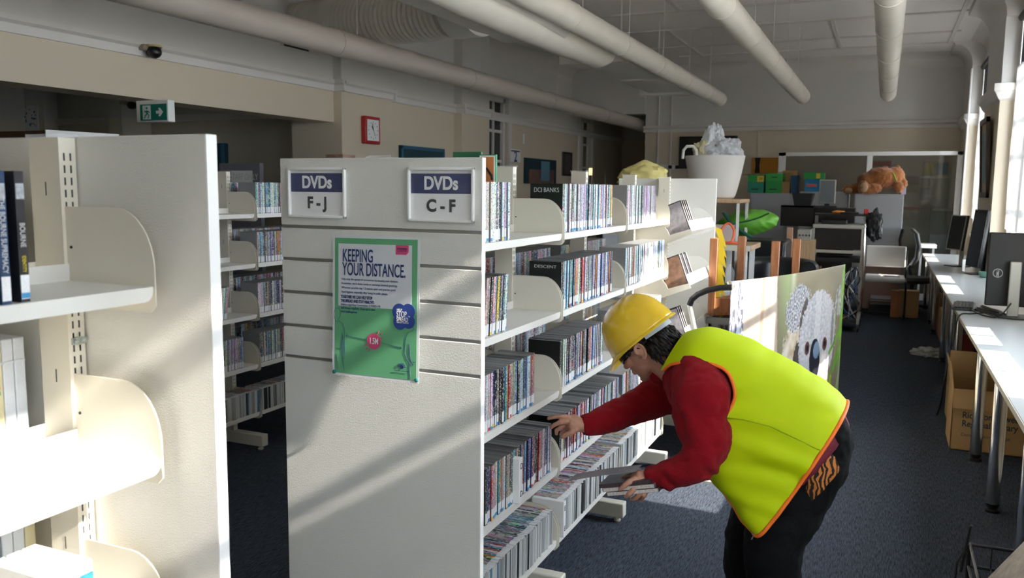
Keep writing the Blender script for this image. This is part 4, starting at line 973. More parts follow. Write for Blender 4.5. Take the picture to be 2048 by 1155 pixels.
# --- hard hat
q = MB(); NR, NS = 26, 64; rs = []
def shell(a, t, g=0.0):            # a around, t from rim 0 to crown 1
    el = t*pi/2; r = cos(el)**.72; z = sin(el)**1.0*.162
    ff = (.138 if cos(a) > 0 else .150)+g; bulge = 1+.02*sin(pi*t)
    f = ff*r*cos(a)*bulge; s = (.116+g)*r*sin(a)*bulge
    rid = .007*math.exp(-(s/.020)**2)*min(1, t*2.2)*(1-.0*t)
    return f, s, z+rid+(.003 if t < .10 else 0)
for i in range(NR+1):
    t = i/NR*.985; g = .004*(1-min(1, t/.14)) if t < .14 else 0
    rs.append([hd(*shell(2*pi*j/NS, t, g)) for j in range(NS)])
q.rings(rs, True, False); q._f([q.bm.verts.new(p) for p in rs[-1]])
sh = q.build('hard_hat', 'helmet', PR, smooth=179)
s_ = sh.modifiers.new('solid', 'SOLIDIFY'); s_.thickness = .003; s_.offset = -1
q = MB(); inn = []; out = []; out2 = []; in2 = []
for j in range(NS):
    a = 2*pi*j/NS; f, s, u = shell(a, 0, .003); pk = max(0, cos(a))**2.0
    e = .009+.036*pk; dr = V((f, s, 0)).normalized()
    inn.append(hd(f-dr.x*.004, s-dr.y*.004, u+.008)); out.append(hd(f+dr.x*e, s+dr.y*e, u-.004-.020*pk)); out2.append(hd(f+dr.x*(e+.001), s+dr.y*(e+.001), u-.009-.020*pk)); in2.append(hd(f-dr.x*.004, s-dr.y*.004, u-.002))
q.rings([inn, out, out2, in2, inn], True, False); q.build('brim', 'helmet', sh, smooth=50)
q = MB(); q.rings([[hd(-.004+(.112+g_)*cos(a)*1.08, (.094+g_)*sin(a), z_-.010*max(0, -cos(a))) for g_, z_ in ((0, .01), (.003, .01), (.003, -.012), (0, -.012))] for a in [pi*.62+pi*.76*k/30 for k in range(31)]]); q.build('head_band', 'strap', sh, smooth=50)
# --- safety glasses
G = thing('safety_glasses', 'x', 'x', HO); del G['label'], G['category']; adopt(G, PR)
q = MB(); rs = []
for i in range(17):
    a = -1.25+2.5*i/16; rs.append([hd(.030+.098*cos(a), .083*sin(a), z_) for z_ in (-.002, -.018, -.034+.008*abs(sin(a)))])
q.rings(rs, False, False); o = q.build('lens', 'lens', G, smooth=179); s_ = o.modifiers.new('solid', 'SOLIDIFY'); s_.thickness = .003
for s in (1, -1):
    MB().tube([hd(.060, s*.081, -.012), hd(.036, s*.084, -.012), hd(.010, s*.082, -.016), hd(-.004, s*.080, -.028)], [.007, .005, .0036, .003], 8, flat=.5).build('temple_arm', 'black', G, smooth=60)
# --- things in the left hand
M['greyslip'] = mat('grey_slip', (.24, .24, .26), .4); M['spw'] = mat('pale_spine', (.55, .50, .46), .4, vary=(140, .6)); M['spd'] = mat('dark_spine', (.06, .035, .04), .35, vary=(140, .9))
base = Q(1199, 976, 2.742); dx = (Q(1290, 968, 2.742)-base).normalized(); dz = V((0, 0, 1)); dy = V((.10, 1, 0)).normalized(); dz = dx.cross(dy).normalized(); dy = dz.cross(dx)
T0 = Matrix((dx, dy, dz)).transposed().to_4x4()
for k, (off, sl, cm, lb) in enumerate(((0, 0, 'spd', 'topmost dark-spined DVD of three held in left hand'), (-.0150, .010, 'spw', 'middle tan-spined DVD of three held in left hand'), (-.0305, .022, 'spw', 'lowest white-spined DVD of three held in left hand'))):
    t = thing('dvd_case', lb, 'dvd', base, 'DVDs held in the hand'); T = Matrix.Translation(base) @ T0 @ Matrix.Translation((sl, 0, off))
    MB().box((0, .001, 0), (.19, .136, .0140), T).build('case_body', 'casetop', t); MB().box((.002, .0, .001), (.188, .0012, .013), T).build('spine_print', cm, t)
p0, p1 = Q(1128, 979, 2.80), Q(1250, 962, 2.80)
q = MB(); q.prism([(0, 0), (.06, .006), (.14, .010), (.26, .012), (.26, .0132), (.14, .0112), (.06, .0072), (0, .0012)], 'y', 0, .09, Matrix.Translation(base+V((-.125, .012, -.0005))) @ T0 @ Matrix.Translation((0, 0, .002)))
tag(q.build('paper_sleeve', 'greyslip'), 'thin grey cover sleeve poking out leftward from the held DVDs', 'sleeve')
# ------------------------------------------------------------------ right-hand computer bench
def rect(px0, py0, px1, py1, Y):
    mx, my = (px0+px1)/2, (py0+py1)/2
    return onY(px0, my, Y).x, onY(px1, my, Y).x, onY(mx, py1, Y).z, onY(mx, py0, Y).z
M['benchtop'] = mat('pale_grey_laminate', (.46, .48, .49), .3); M['edge'] = mat('bench_edge', (.62, .58, .48), .5)
D = thing('computer_bench', 'long pale grey bench with steel tube legs along the window wall', 'bench', (.8, 8, 0))
q = MB(); q.box((.538, 2.1, .737), (XW-.07, 13.5, .766)); q.build('worktop', 'benchtop', D, bevel=.003)
MB().box((.5345, 2.1, .738), (.538, 13.5, .765)).build('edge_band', 'edge', D)
for y in (3.85, 4.87, 5.78, 7.6, 8.25, 9.1, 10.9, 11.7, 13.2):
    q = MB(); q.tube([(.60, y, .045), (.60, y, .737)], .034, 20); l = q.build('leg', 'chrome', D, smooth=40)
    MB().lathe([(.036, 0), (.036, .012), (.022, .018), (.030, .030), (.035, .047), (.03, .05)], (.60, y, 0), 20).build('foot', 'black', l, smooth=40)
    MB().tube([(1.05, y, .0), (1.05, y, .737)], .03, 14).build('leg', 'chrome', D, smooth=40)
def oriented(c, rz): return Matrix.Translation(c) @ Matrix.Rotation(rz, 4, 'Z')
M['moncase'] = mat('monitor_back', (.014, .014, .014), .45); M['screen'] = mat('dark_screen', (.035, .04, .05), .12); M['silver'] = mat('silver_plastic', (.50, .49, .44), .35, .3)
# portrait monitor seen from behind
x0, x1, z0, z1 = rect(1974, 465, 2062, 612, 6.95)
t = thing('monitor', 'black portrait monitor seen from behind with round sideways maker badge', 'monitor', ((x0+x1)/2, 6.95, .766))
MB().box((x0, 6.93, z0), (x0+.30, 6.975, z1)).build('screen_case', 'moncase', t, bevel=.008)
MB().box((x0+.01, 6.975, z0+.01), (x0+.29, 6.979, z1-.01)).build('screen', 'screen', t)
bx_ = onY(1996, 546, 6.92)
q = MB(); ring = [(bx_.x+.030*cos(2*pi*k/30), 6.9285, bx_.z+.030*sin(2*pi*k/30)) for k in range(31)]; q.tube(ring, .0022, 6); q.build('badge_ring', 'greyink', t)
text('badge_lettering', 'DELL', .021, (bx_.x, 6.9285, bx_.z), 'greyink', t, rot=(pi/2, -pi/2, 0), bold=.0006)
sx0, sx1, sz0, sz1 = rect(2017, 523, 2040, 630, 6.86)
MB().box((sx0, 6.84, .776), (sx1, 6.875, sz1)).build('stand', 'silver', t, bevel=.006)
MB().box(((sx0+sx1)/2-.03, 6.87, sz1-.10), ((sx0+sx1)/2+.03, 6.935, sz1-.03)).build('arm', 'moncase', t)
MB().prism([(sx0-.09, 6.98), (sx0-.055, 6.78), (sx0+.03, 6.74), (sx0+.17, 6.74), (sx0+.17, 7.0)], 'z', .766, .777).build('base', 'dark', t)
def monitor(name, label, c, rz, w, h, zc, tilt, col='silver'):
    t = thing('monitor', label, 'monitor', (c[0], c[1], .766)); T = oriented((c[0], c[1], 0), rz)
    S = T @ Matrix.Translation((0, 0, zc)) @ Matrix.Rotation(tilt, 4, 'X')
    MB().box((-w/2, 0, -h/2), (w/2, .035, h/2), S).build('screen_case', 'moncase', t, bevel=.006)
    MB().box((-w/2+.006, -.004, -h/2+.006), (w/2-.006, .0, h/2-.006), S).build('screen', 'screen', t)
    q = MB(); f = .012
    for a, b in (((-w/2, -h/2), (w/2, -h/2+f)), ((-w/2, h/2-f), (w/2, h/2)), ((-w/2, -h/2), (-w/2+f, h/2)), ((w/2-f, -h/2), (w/2, h/2))): q.box((a[0], -.007, a[1]), (b[0], 0, b[1]), S)
    q.build('bezel', col, t)
    MB().box((-.03, .07, .776), (.03, .095, zc+.10), T).build('stand', col, t, bevel=.004)
    MB().box((-.025, .02, zc-.04), (.025, .08, zc+.04), T).build('arm', 'moncase', t)
    MB().prism([(-.10, -.07), (.10, -.07), (.12, .13), (-.12, .13)], 'z', .766, .776, T).build('base', 'dark', t); return t
monitor('m', 'silver-edged monitor at far end of bench, farther of two facing the aisle', (.80, 11.35), radians(-62), .30, .42, 1.17, radians(-7))
t = monitor('m', 'tall thin monitor beside green cup on bench, nearer of two facing the aisle', (.93, 10.35), radians(-74), .34, .62, 1.155, radians(-6), 'dark')
MB().box((.80, 10.25, .80), (.83, 10.30, .93)).build('power_adaptor', 'white', t, bevel=.006)
g = onZ(1952, 535, .766)
tag(MB().lathe([(.03, 0), (.045, .03), (.05, .06), (.048, .06), (.04, .01)], (.985, 10.0, .766), 16).build('cup', mat('pale_green_plastic', (.20, .45, .36), .4), smooth=40), 'small pale green cup on bench at foot of tall thin monitor', 'cup')
kb = onZ(1918, 612, .766)
t = thing('keyboard', 'black keyboard among cables on bench before the black monitor', 'keyboard', (kb.x, kb.y, .766)); T = oriented((kb.x+.03, kb.y-.05, .766), radians(84))
MB().box((-.22, -.075, 0), (.22, .075, .018), T).build('keyboard_base', 'dark', t, bevel=.004)
q = MB()
for r_ in range(5):
    for k in range(15): q.box((-.205+k*.0275, -.062+r_*.025, .018), (-.182+k*.0275, -.041+r_*.025, .026), T)
q.build('keys', 'black', t)
def cable(name, label, pts, r, m='black', cat='cable'):
    P_ = [V(a) for a in pts]; out = []
    for k in range(len(P_)-1):
        p0, p1, p2, p3 = P_[max(k-1, 0)], P_[k], P_[k+1], P_[min(k+2, len(P_)-1)]
        for i in range(6):
            t = i/6; out.append(.5*((2*p1)+(-p0+p2)*t+(2*p0-5*p1+4*p2-p3)*t*t+(-p0+3*p1-3*p2+p3)*t**3))
    return tag(MB().tube(out+[P_[-1]], r, 7).build(name, m, smooth=60), label, cat)
ky = kb.y
cable('cable', 'black cable looping from the bench edge down to the carpet by cardboard box', [(.75, ky-.35, .775), (.62, ky-.5, .778), (.53, ky-.62, .77), (.50, ky-.68, .60), (.46, ky-.75, .35), (.45, ky-.70, .15), (.44, ky-.52, .01)], .006)
rng = random.Random(5)
for k, lb in enumerate(('black cable coil lying nearest the bench edge', 'black cable coil lying between keyboard and black monitor', 'black cable running to socket of silver monitor stand')):
    pts = []
    for i in range(14):
        a = i*.9+k; pts.append((.70+.035*k+.07*cos(a)*(1-.02*i), ky-.42+.06*k+.20*sin(a*.8), .773+.006*k+.002*(i % 5)))
    if k == 2: pts += [(sx0-.03, 6.8, .80), (sx0+.02, 6.835, .87)]
    cable('cable', lb, pts, .0055)
# things under the bench
M['inkbrown'] = mat('carton_print', (.03, .05, .06), .7)
t = thing('carton', 'large open cardboard carton printed with library name under the bench', 'carton', (.68, 6.1, 0))
cx0, cx1, cy0, cy1, ch = .47, .90, 5.98, 6.38, .40
q = MB(); th = .005
q.box((cx0, cy0, 0), (cx1, cy0+th, ch)); q.box((cx0, cy1-th, 0), (cx1, cy1, ch)); q.box((cx0, cy0, 0), (cx0+th, cy1, ch)); q.box((cx1-th, cy0, 0), (cx1, cy1, ch)); q.box((cx0, cy0, 0), (cx1, cy1, th)); q.build('carton_body', 'card', t)
q = MB()
q.prism([(cy0, ch), (cy0+.004, ch), (cy0-.03, ch-.12), (cy0-.034, ch-.12)], 'x', cx0, cx1); q.build('flap', 'card', t)
q = MB(); q.prism([(cx0, ch), (cx0+.005, ch), (cx0-.02, ch+.16), (cx0-.025, ch+.16)], 'y', cy0, cy1); q.build('flap', 'card', t)
q = MB(); q.prism([(cy1, ch), (cy1-.005, ch), (cy1+.05, ch+.17), (cy1+.055, ch+.17)], 'x', cx0, cx1); q.build('flap', 'card', t)
text('lettering', 'Richmond Tweed\nRegional Library', .058, (cx0+.06, cy0-.001, .205), 'inkbrown', t, align='LEFT', bold=.0008, sx=.82, space=.95)
text('lettering', 'Connect. Discover. Escape.', .030, (cx0+.06, cy0-.001, .105), 'inkbrown', t, align='LEFT', sx=.84)
t = thing('carton', 'plain closed cardboard carton under bench behind the printed one', 'carton', (.72, 6.8, 0))
MB().box((.50, 6.62, 0), (.90, 7.0, .43)).build('carton_body', 'card', t); MB().box((.50, 6.80, .430), (.90, 6.85, .4315)).build('tape', 'vhsy', t)
q = MB()
cols = [(.40, .08, .06), (.08, .14, .25), (.45, .36, .18), (.10, .22, .15), (.55, .52, .45), (.30, .18, .10)]
for k in range(12):
    y = 9.3+.055*k; h = .26+.05*((k*7) % 4)
    o = MB().box((.66, y, 0), (.88, y+.045, h)).build('book', mat('book_cloth', cols[k % 6], .6), bevel=.003)
    tag(o, '%s book standing on the carpet under bench, %s from near end' % (['red', 'navy', 'tan', 'green', 'cream', 'brown'][k % 6], ordinal(k+1)), 'book', 'books standing under the bench')
for k, (y0, y1, h) in enumerate(((10.2, 10.75, .34), (10.75, 11.4, .42), (11.45, 12.1, .36))):
    o = MB().box((.64, y0, 0), (.95, y1, h)).build('box', mat('flat_box', ((.42, .28, .15), (.34, .22, .12), (.50, .42, .30))[k], .7), bevel=.004); tag(o, '%s cardboard box stored under far part of bench, %s row position' % (('mid brown', 'dark brown', 'pale tan')[k], ORD[k+1]), 'box')
# crumpled clear bag on the carpet
bg = onZ(1862, 708, 0); bm = bmesh.new(); bmesh.ops.create_icosphere(bm, subdivisions=4, radius=1)
for v in bm.verts:
    d = 1+.45*mnoise.noise(v.co*2.2)+.2*mnoise.noise(v.co*6); v.co = V((v.co.x*.17*d, v.co.y*.2*d, max(0, (v.co.z+.3)*.045*d)))+V((bg.x, bg.y, .001))
q = MB(); q.bm.free(); q.bm = bm; tag(q.build('plastic_bag', mat('clear_film', (.75, .72, .68), .12, alpha=.4), smooth=40), 'crumpled clear plastic bag on carpet beside bench legs', 'bag')
# framed painting on the pier
t = thing('framed_picture', 'dark framed painting hung on the pier beside the far window', 'picture', (XP-.03, 10.55, 1.9))
a, b = onX(1966, 232, XP-.03), onX(1980, 340, XP-.03)
T = Matrix.Translation((XP-.035, 10.9, 2.03)) @ Matrix.Rotation(radians(-3.5), 4, 'Y')
q = MB()
for lo, hi in (((-.02, -.36, -.44), (.02, .36, -.38)), ((-.02, -.36, .38), (.02, .36, .44)), ((-.02, -.36, -.44), (.02, -.30, .44)), ((-.02, .30, -.44), (.02, .36, .44))): q.box(lo, hi, T)
q.build('frame', mat('dark_walnut', (.06, .028, .015), .4), t, bevel=.004); MB().box((.0, -.31, -.39), (.012, .31, .39), T).build('mount', mat('cream_mount', (.5, .42, .28), .7), t)
MB().box((-.003, -.2, -.28), (.004, .2, .28), T).build('painting', mat('blue_landscape', (.16, .33, .42), .5, vary=(4, .8)), t)
# ------------------------------------------------------------------ koala banner: free-standing curved print
def koala(u, v):
    n = lambda s, k=0: mnoise.noise(V((u*s+k, v*s*.66, k*1.7)))
    mixc = lambda a, b, t: tuple(x+(y-x)*max(0, min(1, t)) for x, y in zip(a, b))
    if u < .075+.055*(1-v)+.012*n(9):
        k = mnoise.noise(V((u*190+4*v, v*26, 3)))+.6*mnoise.noise(V((u*60, v*9, 8)))-.15+.3*v
        c = (.50, .52, .60) if k > .05 else (.10, .10, .14)
        return c if v > .7 or k > -.2 else (.045, .045, .07)
    if u < .30+.055*(1-v):
        c = mixc((.42, .32, .25), (.60, .51, .42), .5+.5*mnoise.noise(V((u*22, v*2.2, 0)))+.25*n(30))
        if abs(u-.19+.01*sin(v*5)) < .012: c = (.42, .27, .18)
        if n(26, 7) > .74: c = (.35, .17, .09)
        return c
    c = mixc((.21, .18, .12), (.33, .28, .18), .5+.8*n(3, 2))
    g = max(0, 1-abs(u-.385-.02*(1-v))/.10)*max(0, (v-.45)*1.6); c = mixc(c, (.36, .44, .20), g)
    g = max(0, 1-abs(u-.43)/.03)*max(0, (v-.8)*4); c = mixc(c, (.62, .62, .46), g)
    if u < .30+.065*(1-v)+.006: c = mixc(c, (.2, .15, .1), .3)
    def ell(cu, cv, ru, rv, rot=0):
        x, y = (u-cu)*1.684, (v-cv)*1.12; xx, yy = x*cos(rot)+y*sin(rot), -x*sin(rot)+y*cos(rot)
        return (xx/(ru*1.684))**2+(yy/(rv*1.12))**2
    fz = .34*mnoise.noise(V((u*75, v*48, 5)))+.2*mnoise.noise(V((u*160, v*100, 9)))
    # body fur below the head
    if ell(.46, .38, .11, .36)+fz < 1: c = mixc((.42, .33, .22), (.72, .66, .56), .5+1.2*n(24, 3))
    if ell(.50, .42, .045, .17)+fz < 1: c = (.07, .06, .06)
    if ell(.49, .79, .115, .135, .3)+fz < 1:
        c = mixc((.16, .16, .18), (.60, .60, .62), .45+1.3*mnoise.noise(V((u*150, v*75, 1))))
    if ell(.545, .70, .035, .14, -.25)+fz < 1: c = (.10, .085, .08)
    if ell(.925, .77, .055, .10)+fz < 1: c = mixc((.30, .29, .30), (.70, .68, .68), .5+n(60))
    if ell(.70, .57, .19, .30, .12)+.5*fz < 1:
        c = mixc((.34, .34, .37), (.56, .55, .57), .5+.9*mnoise.noise(V((u*60, v*60, 2))))
        c = mixc(c, (.70, .67, .66), max(0, (u-.72)*4))
        if abs(u-.69) < .03 and v > .55: c = mixc(c, (.62, .60, .60), .5)
        if ell(.85, .60, .016, .12)+fz < 1: c = (.30, .28, .28)
    if ell(.60, .36, .07, .10)+fz < 1: c = (.45, .45, .48)
    if ell(.75, .36, .08, .12)+fz < 1: c = mixc((.55, .50, .46), (.72, .68, .64), .5+n(40))
    if ell(.675, .44, .055, .135, .1) < 1:
        c = (.018, .02, .03) if ell(.69, .50, .034, .055) > 1 else (.16, .24, .33)
    for cu, cv in ((.592, .53), (.775, .52)):
        if ell(cu, cv, .024, .042) < 1: c = (.10, .05, .05)
        if ell(cu, cv, .010, .018) < 1: c = (.005, .005, .006)
    for u0, v0, u1, v1, w, cc in ((.985, .0, .985, 1, .012, (.30, .62, .06)), (.97, .9, .86, .62, .008, (.42, .50, .22)), (1.0, .62, .83, .45, .018, (.20, .42, .06)), (.94, .42, .84, .26, .02, (.14, .38, .05)), (.96, .95, .95, .3, .008, (.26, .52, .08)), (.90, .88, .87, .25, .004, (.12, .12, .08)), (.86, .28, .85, .12, .010, (.55, .58, .04)), (.99, .3, .91, .05, .02, (.50, .56, .38))):
        du, dv = u1-u0, v1-v0; t = max(0, min(1, ((u-u0)*du+(v-v0)*dv)/(du*du+dv*dv)))
        if math.hypot(u-u0-t*du, (v-v0-t*dv)*.66) < w*(1.1-.6*t)+.003*n(40): c = cc
    if u > .965 and n(20) > -.1 and c[1] < .4: c = (.22, .48, .05)
    return c
FT = [V((-.799, 4.985, 0)), V((-.669, 5.244, 0)), V((-.53, 5.594, 0)), V((-.381, 6.058, 0)), V((-.243, 6.57, 0))]
def foot(u):
    s = u*4; k = min(int(s), 3); t = s-k; p0, p1, p2, p3 = FT[max(k-1, 0)], FT[k], FT[k+1], FT[min(k+2, 4)]
    return .5*((2*p1)+(-p0+p2)*t+(2*p0-5*p1+4*p2-p3)*t*t+(-p0+3*p1-3*p2+p3)*t**3)
bm = bmesh.new(); cl = bm.loops.layers.float_color.new('Col'); NU_, NV_ = 300, 200
LEN = [0, .172, .395, .685, 1.0]
def uo(s):      # curve parameter for a fraction of the printed length
    for k in range(4):
        if s <= LEN[k+1]+1e-9: return (k+(s-LEN[k])/(LEN[k+1]-LEN[k]))/4
g = [[bm.verts.new(foot(uo(i/NU_))+V((0, 0, .004+1.116*j/NV_))) for j in range(NV_+1)] for i in range(NU_+1)]
kc = [[tuple(x*.75 for x in koala(i/NU_, j/NV_)) for j in range(NV_+1)] for i in range(NU_+1)]
for i in range(NU_):
    for j in range(NV_):
        f = bm.faces.new((g[i][j], g[i+1][j], g[i+1][j+1], g[i][j+1]))
        for l, (a, b) in zip(f.loops, ((i, j), (i+1, j), (i+1, j+1), (i, j+1))): l[cl] = kc[a][b]+(1,)
m = mat('printed_vinyl', (.5, .5, .5), .32); N, L, p = nodes_of(m); at = N.new('ShaderNodeAttribute'); at.attribute_name = 'Col'; L.new(at.outputs['Color'], p.inputs['Base Color']); M['koala'] = m
BT = thing('koala_banner', 'curved free-standing banner printed with a koala photograph behind the lime vest', 'banner', (-.5, 5.7, 0))
q = MB(); q.bm.free(); q.bm = bm; bn = q.build('printed_sheet', 'koala', BT, smooth=179); s_ = bn.modifiers.new('solid', 'SOLIDIFY'); s_.thickness = .003; s_.offset = -1
q = MB()
for k in range(1, 20): q.tube([foot(k/20), foot(k/20)+V((-.006, .003, 0))], .003, 6)
q.build('foot_rail', 'alu', BT)
# ------------------------------------------------------------------ sloped display tiers in the last bay of the DVD run
q = None
M['amber'] = mat('film_still', (.32, .18, .12), .4, vary=(30, .9)); M['still'] = mat('grey_still', (.42, .40, .44), .4, vary=(40, .7))
for k, (z, lb) in enumerate(((1.43, 'top white display tray with paper label and leaning DVDs'), (1.115, 'second white display tray, sunlit, under the labelled tray'), (.80, 'third white display tray beside the hand truck handle'), (.49, 'lowest white display tray at the far shelf end'))):
    t = thing('display_tray', lb, 'display tray', (-1.22, 5.2, z), 'display trays in the last shelf bay'); ya, yb = 4.86, 5.60
    tl = radians(-22); T = Matrix.Translation((-1.235, 0, z-.105)) @ Matrix.Rotation(tl, 4, 'Y')
    q = MB(); q.box((-.08, ya, -.003), (.235, yb, 0), T); q.box((-.08, ya, 0), (-.077, yb, .12), T); q.build('tray_deck', 'creamlip', t)
    MB().box((.235, ya, -.003), (.238, yb, .062), T).build('front_lip', 'white', t)
    for yy in (ya-.004, yb):
        MB().prism([(-.09, -.02), (.24, -.02), (.24, .05)]+[(.13+.10*cos(a), .06+.10*sin(a)) for a in [pi/2*i/7 for i in range(8)]]+[(-.09, .16)] if yy > 5 else [(-.09, -.02), (.24, -.02), (.24, .01), (.11, .02)]+[(.01+.10*cos(a), .03+.10*sin(a)) for a in [pi/2*i/7 for i in range(8)]]+[(-.09, .13)], 'y', yy, yy+.004, T).build('side_plate', 'clear' if yy > 5 else 'cream', t)
    for m_ in range((4, 3, 3, 0)[k]):
        y_ = ya+.02+(.05, .09, .045)[k % 3]*m_
        L_ = Matrix.Translation((0, y_, 0)) @ Matrix.Rotation(radians(-7), 4, 'X')
        c = thing('dvd_case', '%s leaning DVD in the %s display tray' % (('nearest', 'second', 'third', 'farthest')[m_], ('top', 'second', 'third')[k]), 'dvd', T @ V((.1, y_, 0)), 'DVDs in the display trays')
        MB().box((.095, 0, .002), (.230, .014, .192), T @ L_).build('case_body', 'blkcase', c); MB().box((.101, -.001, .008), (.224, .0, .186), T @ L_).build('cover_print', ('still', 'amber', 'still')[(k+m_) % 3], c)
        MB().box((.230, .001, .004), (.2306, .013, .19), T @ L_).build('spine_print', 'spw', c)
    if k == 0:
        MB().box((.238, 5.02, .002), (.2386, 5.48, .06), T).build('paper_label', 'paper', t)
        for s, sz, m_, zz in (('librarian', .03, 'greyink', .036), ('your library suggests', .013, mat('purple_ink', (.20, .03, .20), .5), .012)):
            pass
        o = text('label_lettering', 'headspace', .03, T @ V((.239, 5.25, .038)), 'greyink', t, rot=(pi/2, 0, pi/2)); o.rotation_euler = (T.to_3x3() @ Matrix.Rotation(pi/2, 3, 'Z') @ Matrix.Rotation(pi/2, 3, 'X')).to_euler()
        MB().box((.2386, 5.18, .010), (.239, 5.34, .014), T).build('purple_line', mat('purple_ink', (.20, .03, .20), .5), t)
# ------------------------------------------------------------------ clutter beyond the shelving
# upturned timber table on a grey crate
cr = rect(1416, 632, 1470, 690, 5.42); cxa = cr[0]
M['crate'] = mat('grey_crate_plastic', (.22, .23, .24), .45)
t = thing('crate', 'grey slotted plastic crate under the upturned wooden chair legs', 'crate', (-.9, 5.6, 0)); q = MB(); Y = 5.42
x0, x1, z1 = cr[0], cr[0]+.36, cr[3]-.0
def lattice(q, x0, x1, z0, z1, y, nx, nz, bar=.011):
    for i in range(nx+1): x = x0+(x1-x0)*i/nx; q.box((x-bar/2, y, z0), (x+bar/2, y+.006, z1))
    for j in range(nz+1): z = z0+(z1-z0)*j/nz; q.box((x0, y, z-bar/2), (x1, y+.006, z+bar/2))
for s in range(2):
    zb = z1*(s)/2; zt = z1*(s+1)/2-.01
    q.box((x0, Y, zb), (x0+.02, Y+.36, zt)); q.box((x1-.02, Y, zb), (x1, Y+.36, zt)); q.box((x0, Y+.34, zb), (x1, Y+.36, zt)); q.box((x0, Y, zb), (x1, Y+.36, zb+.02))
    q.box((x0-.012, Y-.012, zt-.04), (x1+.012, Y+.012, zt)); q.box((x0-.012, Y+.35, zt-.04), (x1+.012, Y+.372, zt)); q.box((x0, Y, zb), (x0+.07, Y+.01, zt)); q.box((x1-.07, Y, zb), (x1, Y+.01, zt)); q.box((x0, Y, zb), (x1, Y+.01, zb+.06))
    lattice(q, x0+.07, x1-.07, zb+.06, zt-.04, Y, 7, 6)
q.build('crate_body', 'crate', t)
t = thing('wooden_chair', 'upturned brown timber chair with four legs in the air on grey crate', 'chair', (-.85, 5.7, z1))
zs = z1
def leg4(px, py0, Y, ztop_px, label=None):
    a = onY(px, ztop_px, Y); return a
for px, pt_, Yl in ((1428, 476, 5.45), (1483, 472, 5.80), (1551, 482, 5.66), (1593, 477, 6.0)):
    a = onY(px, pt_, Yl); q = MB(); q.rings([[V((a.x-.020, Yl-.02, zs)), V((a.x+.024, Yl-.02, zs)), V((a.x+.024, Yl+.02, zs)), V((a.x-.024, Yl+.02, zs))], [V((a.x-.022, Yl-.02, a.z)), V((a.x+.030, Yl-.02, a.z)), V((a.x+.030, Yl+.02, a.z)), V((a.x-.022, Yl+.02, a.z))]])
    q.build('leg', 'wood', t, bevel=.004)
LG = [(onY(*p, y_).x, y_) for p, y_ in (((1428, 620), 5.45), ((1551, 620), 5.66), ((1593, 600), 6.0), ((1483, 600), 5.80))]
for (xa, ya), (xb, yb) in zip(LG, LG[1:]+LG[:1]):
    d_ = V((xb-xa, yb-ya, 0)).normalized(); n_ = V((-d_.y, d_.x, 0))*.011; q = MB()
    q.rings([[V((x_, y_, z_))+n_*s_ for s_, z_ in ((-1, zs+.018), (1, zs+.018), (1, zs+.11), (-1, zs+.11))] for x_, y_ in ((xa, ya), (xb, yb))]); q.build('apron', 'wood', t)
q = MB(); q.prism([(x_+(x_+.84)*.08, y_+(y_-5.7)*.08) for x_, y_ in LG], 'z', zs, zs+.018); q.build('seat', 'wood', t)
# hand truck handle
t = thing('hand_truck', 'hand truck with curved black grip and silver tubes between shelf end and banner', 'hand truck', (-.95, 4.75, 0)); Y = 4.75
def c3(pts, Y): return [onY(a, b, Y) for a, b in pts]
p_ = c3([(1464, 574), (1440, 575), (1415, 580), (1396, 588), (1384, 598), (1379, 610)], Y); MB().tube(p_, .017, 12).build('grip', 'black', t, smooth=50)
e = p_[-1]; f = onY(1392, 672, Y); ft = f+(f-e)*1.0; ft.z = .08
MB().tube([e, f, V((f.x+.06, Y, .10))], .014, 12).build('tube', 'silver', t, smooth=50)
MB().tube([p_[0], p_[0]+V((-.05, .22, 0)), p_[0]+V((-.06, .44, -.04)), p_[0]+V((-.06, .48, -.14)), V((p_[0].x-.06, Y+.48, .10))], .014, 12).build('tube', 'silver', t, smooth=50)
MB().box((f.x+.0, Y-.10, .0), (f.x+.16, Y+.5, .012)).build('toe_plate', 'silver', t)
for x in (Y+.06, Y+.46): MB().lathe([(.07, -.02), (.085, -.012), (.085, .012), (.07, .02)], (0, 0, 0), 20, Matrix.Translation((f.x+.04, x, .085)) @ Matrix.Rotation(pi/2, 4, 'Y')).build('wheel', 'black', t, smooth=40)
c = onY(1460, 556, 6.35); t = thing('bottle', 'small clear bottle with green base standing beside hand truck grip', 'bottle', (c.x, 6.5, zs+.1))
cx_, cy_ = onY(1459, 560, 6.5).x, 6.5; zt_ = onY(1459, 580, 6.5).z
MB().lathe([(.03, 0), (.036, .005), (.036, .05), (.03, .055)], (cx_, cy_, zt_), 16).build('bottle_base', mat('bright_green_plastic', (.02, .45, .10), .35), t, smooth=40); MB().lathe([(.034, .055), (.036, .10), (.034, .15), (.02, .175), (.012, .18), (.012, .2)], (cx_, cy_, zt_), 16).build('bottle_body', 'clear', t, smooth=40); zbt = zt_
